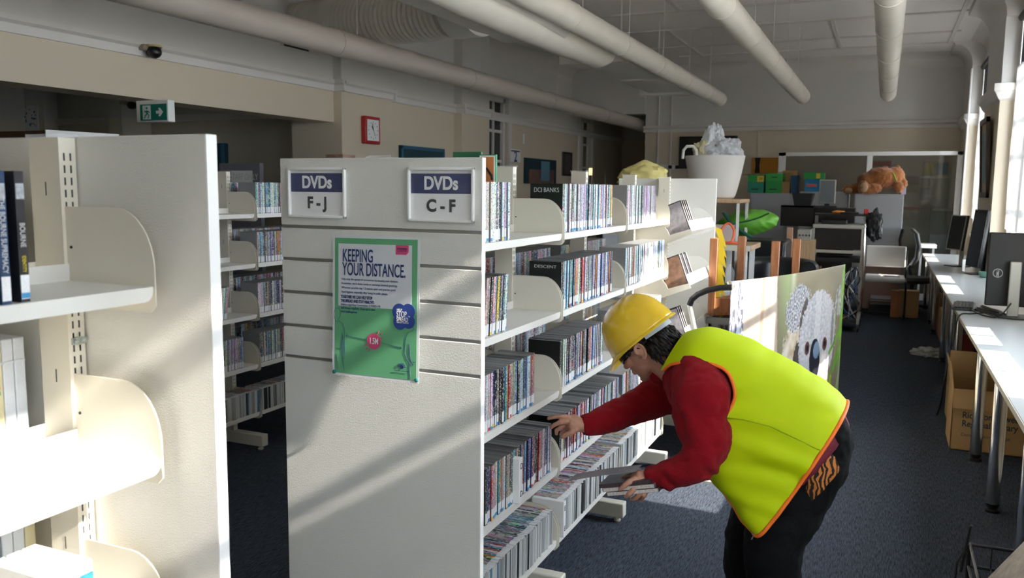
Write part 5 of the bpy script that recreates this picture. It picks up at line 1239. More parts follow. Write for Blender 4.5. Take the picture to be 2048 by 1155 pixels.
# small pale table behind with orange lead, display board, yellow garland
Y = 7.3; x0, x1, z0, z1 = rect(1436, 487, 1510, 506, Y)
t = thing('side_table', 'pale timber topped table behind the upturned chair legs', 'table', ((x0+x1)/2, Y+.3, 0))
MB().box((x0, Y-.2, z1-.045), (x1, Y+.35, z1)).build('table_top', 'ply', t, bevel=.006); MB().box((x0+.01, Y-.205, z1-.047), (x1-.01, Y-.2, z1-.004)).build('edge_band', 'edge', t)
for x in (x0+.05, x1-.06):
    for y in (Y-.15, Y+.28): MB().box((x-.02, y-.02, 0), (x+.02, y+.02, z1-.045)).build('leg', 'white', t)
ztab = z1
MB_ = MB().box((cx_-.05, cy_-.05, 0), (cx_+.06, cy_+.05, zbt)); tag(MB_.build('storage_tub', 'white', bevel=.01), 'white storage tub under the small green-based bottle', 'tub')
xa, xb, za, zb_ = rect(1434, 449, 1468, 500, Y+.25)
tag(MB().box((xa-.1, Y+.25, ztab), (xb, Y+.27, zb_)).build('display_board', mat('pinkish_board', (.55, .46, .44), .7)), 'pinkish grey display board standing on the pale table', 'board')
c0 = onY(1455, 480, Y); pts = [(c0.x-.06, Y, ztab+.01), (c0.x-.05, Y, ztab+.12), (c0.x+.0, Y+.02, ztab+.17), (c0.x+.05, Y, ztab+.11), (c0.x+.04, Y-.05, ztab+.02), (c0.x-.05, Y-.04, ztab+.012), (c0.x+.06, Y-.08, ztab+.012), (c0.x+.13, Y-.05, ztab+.012)]
cable('extension_lead', 'orange extension lead coiled on the pale table', pts, .010, mat('orange_flex', (.9, .16, .06), .5), 'lead')
q = MB(); g0 = onY(1437, 452, 5.71); rng = random.Random(2); zz = g0.z
for k in range(9):
    z = zz-.066*k; s = .085 if k < 6 else .07
    q.prism([(g0.x-.03, z), (g0.x+.02+.008*(k % 3), z-.02), (g0.x+s*.75, z-.15), (g0.x+.015, z-.10)], 'y', 5.703+.003*(k % 2), 5.706+.003*(k % 2))
tag(q.build('paper_garland', mat('yellow_paper', (.78, .55, .02), .7)), 'yellow zigzag paper garland hanging at end of DVD shelving', 'garland')
# white flexible tub with plastic bags on a small table
Y = 8.2; c = onY(1427, 395, Y); zt = onY(1427, 397, Y).z
xa, xb, z0, z1 = rect(1440, 399, 1490, 404, Y)
t = thing('trestle_table', 'narrow timber-topped table with folded white legs carrying the white tub', 'table', (c.x, Y, 0))
MB().box((c.x-.45, Y-.30, zt-.035), (xb, Y+.30, zt)).build('table_top', 'ply', t, bevel=.004)
for x in (c.x-.40, xb-.02):
    for y in (Y-.27, Y+.27): MB().box((x-.012, y-.012, 0), (x+.012, y+.012, zt-.035)).build('leg', 'white', t)
ztb = zt
t = thing('tub', 'large white flexible tub with loop handles holding plastic bags', 'tub', (c.x, Y, ztb))
M['tubw'] = mat('white_flexible_tub', (.74, .71, .66), .5)
ht = onY(1427, 312, Y).z-zt; q = MB(); prof = []
for k in range(40):
    s = k/39; prof.append((.195+.085*s**.8+(.0022 if k % 2 else 0), .02+ht*s-.02*s))
q.lathe([(.01, 0), (.17, 0), (.19, .012)]+prof+[(.282, ht), (.270, ht), (.185, .03), (.01, .03)], (c.x, Y, ztb), 40); q.build('tub_body', 'tubw', t, smooth=50)
for s, px in ((-1, 1391), (1, 1463)):
    h0 = onY(px, 312, Y); yy = Y-.20 if s < 0 else Y+.2
    xx = c.x-.20 if s < 0 else c.x+.16
    MB().tube([V((xx-.065, yy, ztb+ht-.03)), V((xx-.06, yy, ztb+ht+.05)), V((xx-.03, yy, ztb+ht+.085)), V((xx+.03, yy, ztb+ht+.085)), V((xx+.06, yy, ztb+ht+.05)), V((xx+.065, yy, ztb+ht-.03))], .014, 10).build('handle', 'tubw', t, smooth=50)
def crumple(name, label, c, r, m, seed, cat='bag', peaks=1.0, sub=5):
    bm = bmesh.new(); bmesh.ops.create_icosphere(bm, subdivisions=sub, radius=1)
    for v in bm.verts:
        n = v.co; k = V((seed, seed*2, 0))
        d = 1+.30*peaks*mnoise.noise(n*1.6+k)+.20*peaks*abs(mnoise.noise(n*3.5+k))+.07*mnoise.noise(n*9+k)
        v.co = V((n.x*r[0]*d, n.y*r[1]*d, n.z*r[2]*d))+V(c)
    q = MB(); q.bm.free(); q.bm = bm; return tag(q.build(name, m, smooth=35), label, cat)
M['film'] = mat('milky_film', (.74, .76, .80), .25, alpha=.85)
crumple('plastic_bag', 'crumpled milky plastic bag heaped on right of the white tub', (c.x+.08, Y-.02, ztb+ht+.03), (.17, .15, .13), 'film', 3, peaks=1.25)
crumple('plastic_bag', 'pointed milky plastic bag rising from middle of the white tub', (c.x-.03, Y+.03, ztb+ht+.08), (.10, .12, .19), 'film', 8, peaks=1.35)
crumple('plastic_bag', 'cream paper bag corner with green edge at left in white tub', (c.x-.11, Y, ztb+ht+.03), (.09, .12, .11), 'vhsy', 11, peaks=1.2)
# green pop-up tent disc resting on a black armchair
Y = 8.6; M['tent'] = mat('lime_green_nylon', (.13, .42, .035), .5, vary=(6, .15))
a, b = onY(1425, 447, Y), onY(1553, 440, Y); cc = (a+b)/2; rx = (b.x-a.x)/2
t = thing('folded_tent', 'lime green folded pop-up play tent lying on black armchair', 'tent', (cc.x, Y+.1, onY(1490, 475, Y).z))
z0, z1 = onY(1490, 476, Y).z, onY(1510, 418, Y).z; zc = (z0+z1)/2; rz = (z1-z0)/2
bm = bmesh.new(); bmesh.ops.create_uvsphere(bm, u_segments=64, v_segments=40, radius=1)
for v in bm.verts:
    n = v.co.copy(); d = 1+.05*mnoise.noise(n*2.5)+.02*sin(26*n.x+9*n.z)
    x = n.x*rx*d; v.co = V((cc.x+x, Y+.12+n.y*.28*d, zc+n.z*rz*.92*d*(1.0-.18*(n.x < -.3)*abs(n.x))+.04*n.x))
q = MB(); q.bm.free(); q.bm = bm; q.build('tent_body', 'tent', t, smooth=60)
M['dkgreen'] = mat('dark_green_tape', (.01, .10, .06), .5)
pts = [onY(*p, Y-.19) for p in ((1446, 424), (1452, 432), (1462, 446), (1478, 459), (1494, 470), (1504, 475))]
MB().tube(pts, .018, 8).build('strap', 'dkgreen', t, smooth=60)
pts = [onY(*p, Y-.20) for p in ((1470, 446), (1495, 442), (1520, 434), (1538, 426))]; MB().tube(pts, .008, 6).build('hoop_tape', 'dkgreen', t, smooth=60)
M['leather'] = mat('black_vinyl', (.012, .013, .016), .28)
t = thing('armchair', 'black vinyl tub armchair behind the upturned chair legs', 'armchair', (-.95, 9.0, 0))
x0, x1, z0, z1 = rect(1468, 476, 1572, 560, Y+.1); q = MB(); q.box((x0, Y+.05, .12), (x1, Y+.6, z1-.02)); q.build('chair_back', 'leather', t, bevel=.03)
Yc = 8.0; c0 = onY(1552, 545, Yc)
q = MB(); rs = []
for k in range(12):
    a = -.3+3.8*k/11; ctr = V((c0.x+.30*cos(a), Yc+.32*sin(a), 0)); rs.append((ctr, a))
q2 = [ [V((p.x+.07*cos(a)*cos(b), p.y+.07*sin(a)*cos(b), onY(1552, 520, Yc).z-.06+.07*sin(b))) if b < pi else V((p.x+.07*cos(a)*cos(b), p.y+.07*sin(a)*cos(b), .15)) for b in [0, .5, 1, 1.57, 2.1, 2.6, 3.1, 3.6, 5.8]] for p, a in rs]
q.rings(q2); q.build('curved_back', 'leather', t, smooth=50)
zsit = onY(1500, 560, 7.8).z; MB().box((c0.x-.30, 7.62, .12), (c0.x+.30, 8.1, zsit)).build('seat_cushion', 'leather', t, bevel=.05, seg=4)
for x in (c0.x-.3, c0.x+.25):
    for y in (7.75, 8.8): MB().tube([(x, y, 0), (x, y, .13)], .02, 8).build('foot', 'black', t)
# ------------------------------------------------------------------ equipment trolley and black panels
M['blkpanel'] = mat('black_melamine', (.016, .012, .012), .35)
Y = 10.6; x0, x1, z0, z1 = rect(1626, 457, 1728, 498, Y)
t = thing('equipment_trolley', 'steel equipment trolley with black drawer box and cables behind banner', 'trolley', ((x0+x1)/2, Y+.3, 0))
MB().box((x0, Y, z0), (x1, Y+.45, z1)).build('drawer_box', 'blkpanel', t); MB().box((x0-.01, Y-.02, z1), (x1+.01, Y+.5, z1+.05)).build('shelf_plate', 'silver', t, bevel=.01)
zt1 = onY(1680, 428, Y).z
MB().box((x0, Y+.02, zt1-.02), (x1+.05, Y+.5, zt1)).build('shelf_plate', 'black', t)
zt2 = onY(1680, 500, Y).z; q = MB(); q.box((x0-.03, Y-.01, zt2-.035), (x1, Y+.03, zt2)); q.build('rail', 'silver', t)
zt3 = onY(1680, 512, Y).z; MB().box((x0, Y, zt3-.07), (x1, Y+.45, zt3-.02)).build('shelf_plate', 'black', t)
zl = onY(1700, 607, Y).z
for x in (x0-.02, x1-.03):
    for y in (Y, Y+.45):
        MB().box((x, y-.018, .09), (x+.036, y+.018, zt1 if y > Y else z1)).build('post', 'silver', t)
        MB().lathe([(.03, -.014), (.045, -.01), (.045, .01), (.03, .014)], (0, 0, 0), 16, Matrix.Translation((x+.018, y, .046)) @ Matrix.Rotation(pi/2, 4, 'Y')).build('castor', 'dark', t, smooth=40)
MB().box((x0, Y, .10), (x1, Y+.45, .14)).build('shelf_plate', 'dark', t); MB().box((x0, Y, .44), (x1, Y+.45, .46)).build('shelf_plate', 'dark', t)
q = MB(); hx = x1+.05
q.tube([(x1, Y, z1+.06), (x1+.02, Y-.05, .60), (x1-.0, Y-.04, .25)], .016, 8); q.build('brace_tube', 'chrome', t, smooth=40)
rng = random.Random(9)
for k in range(9):
    y = Y+.02*k; x = x1-.12+.02*(k % 4); z = .46
    pts = [(x, y, .75), (x+rng.uniform(-.1, .1), Y-.03, .62), (x+rng.uniform(-.1, .1), Y-.04, .50), (x+rng.uniform(-.12, .12), Y-.03, .30), (x+rng.uniform(-.1, .1), Y+.02, .15)]
    cable('cable', '%s cable hanging in tangle at right side of equipment trolley, %s strand' % (('black', 'grey', 'blue')[k % 3], ORD[k+1]), pts, .008, ('black', 'silver', mat('blue_cable', (.02, .06, .14), .5))[k % 3])
for k in range(6):
    x = x0+.05+.055*k; c_ = ((.30, .16, .09), (.12, .25, .42), (.42, .30, .2), (.35, .20, .12), (.5, .45, .4), (.2, .12, .08))[k]
    o = MB().box((x, Y+.06, .46), (x+.045, Y+.3, .74-.03*(k % 3))).build('book', mat('book_cloth', c_, .6)); tag(o, '%s book on middle trolley shelf, %s of six' % (('brown', 'blue', 'tan', 'russet', 'cream', 'dark')[k], ORD[k+1]), 'book', 'books on the equipment trolley')
crumple('jacket', 'black jacket slung over right end of the equipment trolley', (x1+.10, Y+.1, zt1-.13), (.085, .12, .17), mat('black_nylon', (.015, .017, .02), .35), 21, 'jacket', 1.2)
o = MB().box((x1-.02, Y+.1, zt1), (x1+.03, Y+.15, zt1+.06)); tag(o.build('red_clip', mat('red_plastic', (.75, .03, .03), .4), bevel=.01), 'small red plastic clip on top right corner of trolley', 'clip')
o = crumple('orange_tape', 'small orange and yellow bundle on the trolley top', ((x0+x1)/2-.02, Y+.2, zt1+.02), (.07, .05, .022), mat('orange_tape', (.8, .28, .03), .5), 4, 'tape', .8, 3)
o = MB().box(((x0+x1)/2, Y+.12, zt1), (x1-.08, Y+.3, zt1+.022)); tag(o.build('laptop', 'dark', bevel=.004), 'closed dark laptop lying on the trolley top', 'laptop')
tag(MB().box((x0+.08, Y+.05, z1+.05), (x0+.36, Y+.3, z1+.10)).build('media_player', 'black', bevel=.006), 'slim black media player on the silver trolley shelf', 'player')
Y = 11.4; x0, x1, z0, z1 = rect(1561, 411, 1626, 452, Y)
t = thing('black_desk', 'black desk with high modesty panel left of equipment trolley', 'desk', ((x0+x1)/2, Y, 0))
MB().box((x0, Y, z0), (x1, Y+.02, z1)).build('panel', 'blkpanel', t); MB().box((x0, Y, z1-.02), (x1, Y+.4, z1)).build('desk_top', 'blkpanel', t)
for x in (x0+.04, x1-.04): MB().box((x-.02, Y+.2, 0), (x+.02, Y+.24, z1-.02)).build('leg', 'alu', t)
zbk = z1
t = thing('basket', 'black flared bin-shaped basket on top of black desk', 'basket', (onY(1604, 400, Y).x, Y+.2, zbk)); c = onY(1604, 400, Y); hb = onY(1604, 386, Y+.1).z-zbk
def rr(w, d, z, r=.02): return [V((c.x+sx*w, Y+.2+sy*d, z)) for sx, sy in ((-1, -1), (1, -1), (1, 1), (-1, 1))]
q = MB(); q.rings([rr(.10, .09, zbk), rr(.135, .12, zbk+hb), rr(.125, .11, zbk+hb), rr(.09, .08, zbk+.01)]); q.build('basket_body', 'dark', t, bevel=.01)
Y = 11.6; x0, x1, z0, z1 = rect(1638, 359, 1671, 407, Y)
t = thing('monitor', 'grey portrait screen on stand behind the equipment trolley', 'monitor', ((x0+x1)/2, Y, zbk)); MB().box((x0, Y, z0), (x1, Y+.05, z1)).build('screen_case', 'silver', t, bevel=.008); MB().box((x0+.012, Y-.002, z0+.012), (x1-.012, Y, z1-.012)).build('screen', mat('pale_reflecting_screen', (.20, .22, .25), .25), t)
q = MB(); q.box(((x0+x1)/2-.03, Y+.05, zbk-.02), ((x0+x1)/2+.03, Y+.08, z0+.1)); q.box(((x0+x1)/2-.12, Y-.08, zbk-.02), ((x0+x1)/2+.12, Y+.14, zbk)); q.build('stand', 'dark', t)
tag(MB().box((x0-.06, Y-.12, 0), (x1+.25, Y+.25, zbk-.021)).build('cupboard', 'blkpanel', bevel=.004), 'black cupboard carrying the grey portrait screen', 'cupboard')
Y = 10.2; x0, x1, z0, z1 = rect(1594, 459, 1622, 481, Y)
t = thing('projector', 'pale grey amplifier box with knobs left of trolley drawer', 'amplifier', ((x0+x1)/2, Y, z0)); MB().box((x0, Y, z0), (x1, Y+.3, z1)).build('amplifier_case', 'silver', t, bevel=.006)
for k in range(4): MB().lathe([(.010, 0), (.008, .012)], (0, 0, 0), 10, Matrix.Translation((x0+.03+.035*k, Y, (z0+z1)/2)) @ Matrix.Rotation(pi/2, 4, 'X')).build('knob', 'dark', t)
tag(MB().box((x0-.12, Y-.02, 0), (x1+.03, Y+.4, z0)).build('timber_stand', 'ply'), 'pale timber stand under the grey amplifier box', 'stand')
x0, x1, z0, z1 = rect(1573, 455, 1584, 520, 9.9); tag(MB().box((x0, 9.9, 0), (x1, 9.95, z1)).build('timber_post', mat('pink_timber', (.62, .36, .24), .6)), 'pinkish timber post standing left of the grey amplifier', 'post')
# white visitor chair
Y = 12.0; t = thing('visitor_chair', 'white padded cantilever chair with black sled frame, papers on seat', 'chair', (.04, 12.3, 0)); M['vinylw'] = mat('white_vinyl', (.62, .61, .58), .5)
x0, x1, z0, z1 = rect(1731, 491, 1812, 533, 12.25); w_ = (x1-x0)/2; xm = (x0+x1)/2
q = MB(); rs = []
for k in range(9):
    s = -1+2*k/8; x = xm+w_*s; y = 12.25+.05*s*s*-1; rs.append([V((x, y-.03, z0)), V((x, y+.03, z0)), V((x, y+.045, z1)), V((x, y-.015, z1))])
q.rings(rs); q.build('backrest', 'vinylw', t, bevel=.02, seg=3)
zsx = onY(1770, 552, 11.95).z
q = MB(); q.box((xm-w_, 11.78, zsx-.07), (xm+w_, 12.25, zsx)); q.build('seat', 'vinylw', t, bevel=.03, seg=3)
for s in (-1, 1): MB().tube([(xm+s*(w_+.01), 12.27, z1-.06), (xm+s*(w_+.01), 12.27, zsx-.05), (xm+s*(w_+.01), 11.80, zsx-.06), (xm+s*(w_+.01), 11.78, zsx-.12), (xm+s*(w_+.01), 11.80, .02), (xm+s*(w_+.01), 12.3, .016)], .013, 10).build('sled_leg', 'black', t, smooth=40)
MB().tube([(xm-w_-.01, 12.3, .016), (xm+w_+.01, 12.3, .016)], .013, 10).build('sled_bar', 'black', t, smooth=40)
for k, (dx, lb) in enumerate(((-.12, 'white papers lying left on white chair seat'), (.10, 'open grey booklet lying right on white chair seat'))): tag(MB().box((xm+dx-.10, 11.85, zsx), (xm+dx+.08, 12.1, zsx+.012)).build('papers', ('paper', 'still')[k]), lb, 'papers')
# black mesh office chair seen edge on
t = thing('office_chair', 'black mesh-backed swivel office chair beside far end of bench', 'chair', (.33, 12.75, 0)); Yb_ = 12.75
pts = [onY(*p, Yb_) for p in ((1822, 456), (1832, 466), (1836, 490), (1833, 515), (1822, 532))]
q = MB(); rs = []
for p in pts: rs.append([p+V((-.02, -.24, 0)), p+V((.02, -.24, 0)), p+V((.04, 0, 0)), p+V((.02, .24, 0)), p+V((-.02, .24, 0)), p+V((.0, 0, 0))])
q.rings(rs); q.build('backrest', 'dark', t, bevel=.01)
q = MB(); pp = [onY(*p, Yb_-.15) for p in ((1806, 458), (1800, 480), (1803, 510), (1814, 530))]; q.tube(pp, .022, 8); q.build('back_frame', 'black', t, smooth=40)
zse = .50; q = MB(); q.lathe([(.05, 0), (.22, .01), (.24, .05), (.22, .09), (.05, .10)], (.40, Yb_, zse-.1), 24); q.build('seat', 'dark', t, smooth=40)
MB().tube([(.40, Yb_, .10), (.40, Yb_, zse-.1)], .03, 10).build('gas_post', 'black', t)
MB().tube([(.40, Yb_+.2, zse-.06), (.36, Yb_+.24, zse+.1), (pts[3].x, Yb_+.2, pts[3].z)], .02, 8).build('back_arm', 'black', t)
for k in range(5):
    a = 2*pi*k/5; MB().tube([(.40, Yb_, .11), (.40+.28*cos(a), Yb_+.28*sin(a), .07)], .022, 8).build('base_arm', 'black', t); MB().ball((.40+.28*cos(a), Yb_+.28*sin(a), .03), .03, 8).build('castor', 'black', t)
# cartons by the chair
for lb, r_, Yq, m_ in (('brown cardboard carton on floor at right of white chair legs', (1798, 582, 1838, 622), 12.15, 'card'), ('small tilted orange-printed carton at left of brown carton', (1782, 582, 1799, 618), 12.1, mat('orange_carton', (.55, .22, .08), .6))):
    x0, x1, z0, z1 = rect(*r_, Yq); t = thing('carton', lb, 'carton', ((x0+x1)/2, Yq, 0)); MB().box((x0, Yq, 0), (x1, Yq+.22, z1)).build('carton_body', m_, t); MB().box((x0, Yq+.09, z1), (x1, Yq+.13, z1+.002)).build('tape', 'vhsy', t)
x0, x1, z0, z1 = rect(1740, 533, 1800, 595, 12.8); tag(MB().box((x0-.1, 12.84, 0), (x1, 12.87, z1)).build('pink_board', mat('pink_melamine', (.50, .33, .28), .6)), 'pinkish board leaning behind the white chair', 'board')
for k in range(5): tag(MB().box((x0+.02, 12.55-.05*k, .10+.022*k), (x1-.03, 12.83-.02*k, .118+.022*k)).build('flat_pack', ('paper', 'still', 'card')[k % 3]), '%s flat bundle stacked low behind white chair legs, %s from bottom' % (('white', 'grey', 'brown')[k % 3], ORD[k+1]), 'bundle')
tag(MB().box((x0, 12.33, 0), (x1, 12.83, .0995)).build('low_plinth', 'dark'), 'dark low plinth under flat bundles behind white chair', 'plinth')
# ------------------------------------------------------------------ grey cabinets, boxes and bear at the far wall
M['cab'] = mat('grey_steel_cabinet', (.44, .46, .50), .4)
def cabinet(r_, Y, dpt, lb, split):
    x0, x1, z0, z1 = rect(*r_, Y); t = thing('cabinet', lb, 'cabinet', ((x0+x1)/2, Y+dpt/2, 0), None); MB().box((x0, Y, .0), (x1, Y+dpt, z1)).build('cabinet_body', 'cab', t, bevel=.004)
    q = MB(); q.box((x0+.01, Y-.012, .06), (x1-.01, Y, z1-.015)); d = q.build('back_panel', 'cab', t, bevel=.003); return x0, x1, z1
ca = cabinet((1500, 386, 1598, 470), 13.3, .45, 'grey steel cabinet topped by two green boxes', 1)
cb = cabinet((1598, 383, 1696, 460), 13.15, .45, 'grey cabinet with diagonal sun patch behind portrait screen', 1)
cc_ = cabinet((1706, 388, 1804, 520), 12.9, .45, 'pale grey cabinet topped by the lying teddy bear', 1)
def crate_box(r_, Y, z, d, body, lid, lb, extra=()):
    x0, x1, z0, z1 = rect(*r_, Y); t = thing('archive_box', lb, 'box', ((x0+x1)/2, Y+d/2, z)); MB().box((x0+.004, Y+.004, z), (x1-.004, Y+d, z1)).build('box_body', body, t)
    if lid: MB().box((x0, Y, z1-(z1-z)*.36), (x1, Y+d+.004, z1+.004)).build('lid', lid, t)
    return t, x0, x1, z1
M['teal'] = mat('teal_green_card', (.03, .30, .20), .5); M['gr2'] = mat('bright_green_card', (.03, .38, .08), .5); M['gr3'] = mat('leaf_green_card', (.05, .45, .08), .5); M['bl1'] = mat('deep_blue_card', (.02, .09, .22), .5); M['bl2'] = mat('sky_blue_card', (.02, .26, .55), .5); M['yl'] = mat('yellow_label', (.75, .58, .06), .5)
Yq = 13.32
t, x0, x1, z1 = crate_box((1495, 350, 1528, 385), Yq, ca[2], .3, 'teal', 'gr2', 'teal box with green lid and yellow label on grey cabinet')
MB().box((x0+.14, Yq-.003, z1-.10), (x1-.005, Yq, z1-.01)).build('yellow_label', 'yl', t); text('lettering', '24', .05, ((x0+x1)/2+.07, Yq-.004, z1-.055), 'ink', t); MB().box((x0+.06, Yq+.002, ca[2]+.05), (x1-.08, Yq+.004, ca[2]+.065)).build('printed_line', 'ink', t)
t, x0, x1, z1 = crate_box((1531, 347, 1565, 385), Yq, ca[2], .3, 'gr2', 'gr3', 'bright green box with taller lid, right of the teal box')
MB().box((x0+.06, Yq+.002, ca[2]+.05), (x1-.08, Yq+.004, ca[2]+.065)).build('printed_line', 'ink', t); MB().box((x0+.08, Yq-.003, z1-.06), (x1-.08, Yq, z1-.045)).build('printed_line', 'dkgreen', t)
x0, x1, z0, z1 = rect(1564, 363, 1580, 385, Yq); xo0, xo1, _, zo = rect(1560, 340, 1590, 363, Yq)
t = thing('carton', 'open brown carton between green and dark blue boxes', 'carton', (x0, Yq+.15, ca[2])); MB().box((x0, Yq, ca[2]), (x1, Yq+.3, z1)).build('carton_body', 'card', t); MB().prism([(Yq+.3, z1), (Yq+.32, z1), (Yq+.36, zo), (Yq+.34, zo)], 'x', xo0, xo1).build('flap', 'card', t)
t, x0, x1, z1 = crate_box((1581, 351, 1595, 385), Yq-.05, ca[2], .3, 'bl1', 'bl1', 'narrow dark blue box at right end of grey cabinet')
t, x0, x1, z1 = crate_box((1609, 358, 1642, 383), 13.2, cb[2], .3, 'bl2', None, 'sky blue box under the green lid on sunlit cabinet')
MB().box((x0+.03, 13.195, cb[2]+.07), (x1-.06, 13.202, cb[2]+.11)).build('red_label', mat('red_label', (.7, .12, .10), .5), t)
x0b, x1b, z0b, z1b = rect(1608, 345, 1648, 357, 13.18); t = thing('archive_box', 'green topped box with yellow label above the sky blue box', 'box', ((x0b+x1b)/2, 13.3, z1+.001)); MB().box((x0b, 13.18, z1+.001), (x1b, 13.5, z1b)).build('lid', 'gr2', t); MB().box((x0b+.17, 13.176, z1+.01), (x1b-.05, 13.18, z1b-.01)).build('yellow_label', 'yl', t)
tag(MB().prism([(-2.05, 0), (-1.36, .05), (-1.36, .054), (-2.05, .004)], 'y', Yq+.05, Yq+.3, Matrix.Translation((0, 0, rect(1495, 350, 1528, 385, Yq)[3]+.006))).build('yellow_folder', mat('yellow_card', (.70, .42, .04), .6)), 'flat yellow folder lying across the green boxes', 'folder')
# teddy bear lying face down
M['bear'] = mat('ginger_plush', (.42, .15, .045), .95, bump=(90, 1.0), vary=(22, .3), sheen=.5); M['bearpad'] = mat('pale_plush_pad', (.62, .42, .26), .95, bump=(90, .8))
Yt = 13.1; t = thing('teddy_bear', 'big ginger teddy bear lying face down on the grey cabinet', 'teddy bear', (onY(1755, 385, Yt).x, Yt, cc_[2]))
def bp(px, py, dy=0): return onY(px, py, Yt+dy)
q = MB()
def eb(px, py, rx, ry, rz, dy=0, rot=0): q.ball(bp(px, py, dy), (rx, ry, rz), 18, Matrix.Rotation(rot, 3, 'Y'))
eb(1762, 357, .22, .20, .165); eb(1738, 362, .16, .18, .12, 0, .25); eb(1790, 352, .13, .15, .13, .06); eb(1712, 376, .16, .085, .075, .08, -.22); eb(1697, 379, .085, .07, .07, .06); eb(1741, 378, .15, .09, .075, -.2, -.1); eb(1727, 374, .075, .07, .095, -.24); eb(1797, 374, .07, .08, .085, -.1); eb(1805, 366, .07, .07, .07, .05); eb(1770, 338, .05, .035, .05, .12); eb(1795, 336, .04, .03, .045, .16)
bb = voxel(q, 'plush_body', 'bear', t, .012, 3, lambda c: .012*mnoise.noise(c*38))
MB().ball(bp(1728, 374, -.29), (.052, .022, .072), 14).build('foot_pad', 'bearpad', t, smooth=179); MB().ball(bp(1697, 381, -.0), (.05, .03, .04), 14).build('foot_pad', 'bearpad', t, smooth=179)
MB().tube([bp(1786, 345, -.12), bp(1790, 355, -.13), bp(1793, 362, -.12)], .012, 8).build('neck_ribbon', mat('lime_ribbon', (.35, .55, .05), .6), t)
tag(MB().box((bp(1803, 375).x, Yt+.1, cc_[2]), (bp(1813, 375).x, Yt+.3, bp(1808, 365).z)).build('lilac_box', mat('lilac_card', (.52, .46, .60), .6)), 'pale lilac box beside the head of teddy bear', 'box')
# ------------------------------------------------------------------ glazed partition and what stands behind it
Yp = 14.2; x0, _, _, z1 = rect(1553, 303, 1924, 500, Yp); x1 = onY(1922, 380, Yp).x; xm = onY(1736, 380, Yp).x
t = thing('glass_partition', 'white framed glass partition across the far end of the room', 'partition', ((x0+x1)/2, Yp, 0))
q = MB(); q.box((x0, Yp, z1-.06), (x1, Yp+.06, z1)); q.box((x0, Yp, 0), (x0+.11, Yp+.06, z1)); q.box((x1-.08, Yp, 0), (x1, Yp+.06, z1)); q.box((xm-.04, Yp, 0), (xm+.04, Yp+.06, z1-.06)); q.box((x0, Yp, .0), (x1, Yp+.06, .1)); q.build('frame', 'white', t, bevel=.004)
for a, b in ((x0+.11, xm-.04), (xm+.04, x1-.08)): MB().box((a, Yp+.025, .1), (b, Yp+.031, z1-.06)).build('pane', 'dimglass', t)
# racks of brochures behind the glass
def poster(lb, r_, Y, m_, cat='poster', name='poster', d=.01, kids=()):
    x0, x1, z0, z1 = rect(*r_, Y); t = thing(name, lb, cat, ((x0+x1)/2, Y, z0)); MB().box((x0, Y, z0), (x1, Y+d, z1)).build('sheet', m_, t)
    for (a, b, c, e, mm) in kids: MB().box((x0+(x1-x0)*a, Y-.003, z0+(z1-z0)*b), (x0+(x1-x0)*c, Y, z0+(z1-z0)*e)).build('printed_block', mm, t)
    return t
M['pk'] = mat('faded_print', (.45, .36, .30), .6, vary=(6, .5)); M['rd'] = mat('red_print', (.5, .10, .08), .6); M['bf'] = mat('buff_print', (.55, .47, .30), .6, vary=(9, .5))
poster('red-headed notice behind glass just above teddy bear', (1740, 321, 1782, 345), YB-.03, 'pk', kids=((0, .55, 1, .95, 'rd'),))
poster('yellow and blue picture behind glass right of the bear', (1845, 323, 1898, 352), YB-.03, 'bf', kids=((.55, .1, .95, .9, mat('blue_print', (.10, .25, .34), .6)), (.08, .1, .4, .9, 'yl')))
poster('small brown picture behind glass over the swivel chair', (1812, 352, 1838, 370), YB-.03, 'pk')
poster('white notice behind glass under the small brown picture', (1808, 370, 1838, 385), YB-.03, 'bf')
poster('red-headed leaflet behind glass above the swivel chair', (1803, 414, 1838, 440), YB-.03, 'bf', kids=((0, .8, 1, 1, 'rd'), (.5, .2, .8, .6, 'pk')))
poster('grey leaflet panel behind glass left of green cabinet glass', (1840, 375, 1862, 400), YB-.03, 'still')
q = MB(); xs0, xs1, zs0, zs1 = rect(1842, 352, 1900, 356, YB-.2); t = thing('wall_shelf', 'white wall shelf under the yellow and blue picture', 'shelf', ((xs0+xs1)/2, YB-.12, zs0)); MB().box((xs0, YB-.2, zs0), (xs1, YB, zs1)).build('shelf_board', 'trim', t)
xs0, xs1, zs0, zs1 = rect(1862, 418, 1908, 470, 14.35); t = thing('display_case', 'glass-fronted counter case behind the partition at right', 'case', ((xs0+xs1)/2, 14.5, 0)); MB().box((xs0, 14.4, 0), (xs1, 14.8, zs0)).build('case_base', 'cab', t); MB().box((xs0, 14.4, zs0), (xs1, 14.8, zs1)).build('glass_hood', 'glass', t); MB().box((xs0, 14.39, zs1-.03), (xs1, 14.81, zs1)).build('hood_rim', 'alu', t)
xs0, xs1, zs0, zs1 = rect(1838, 487, 1864, 494, 13.9); t = thing('low_table', 'white low table between swivel chair and far bench end', 'table', ((xs0+xs1)/2, 13.9, 0)); MB().box((xs0, 13.65, zs0), (xs1+.05, 14.1, zs1)).build('table_top', 'white', t, bevel=.004)
for x in (xs0+.03, xs1+.02): MB().box((x-.015, 13.85, 0), (x+.015, 13.88, zs0)).build('leg', 'white', t)
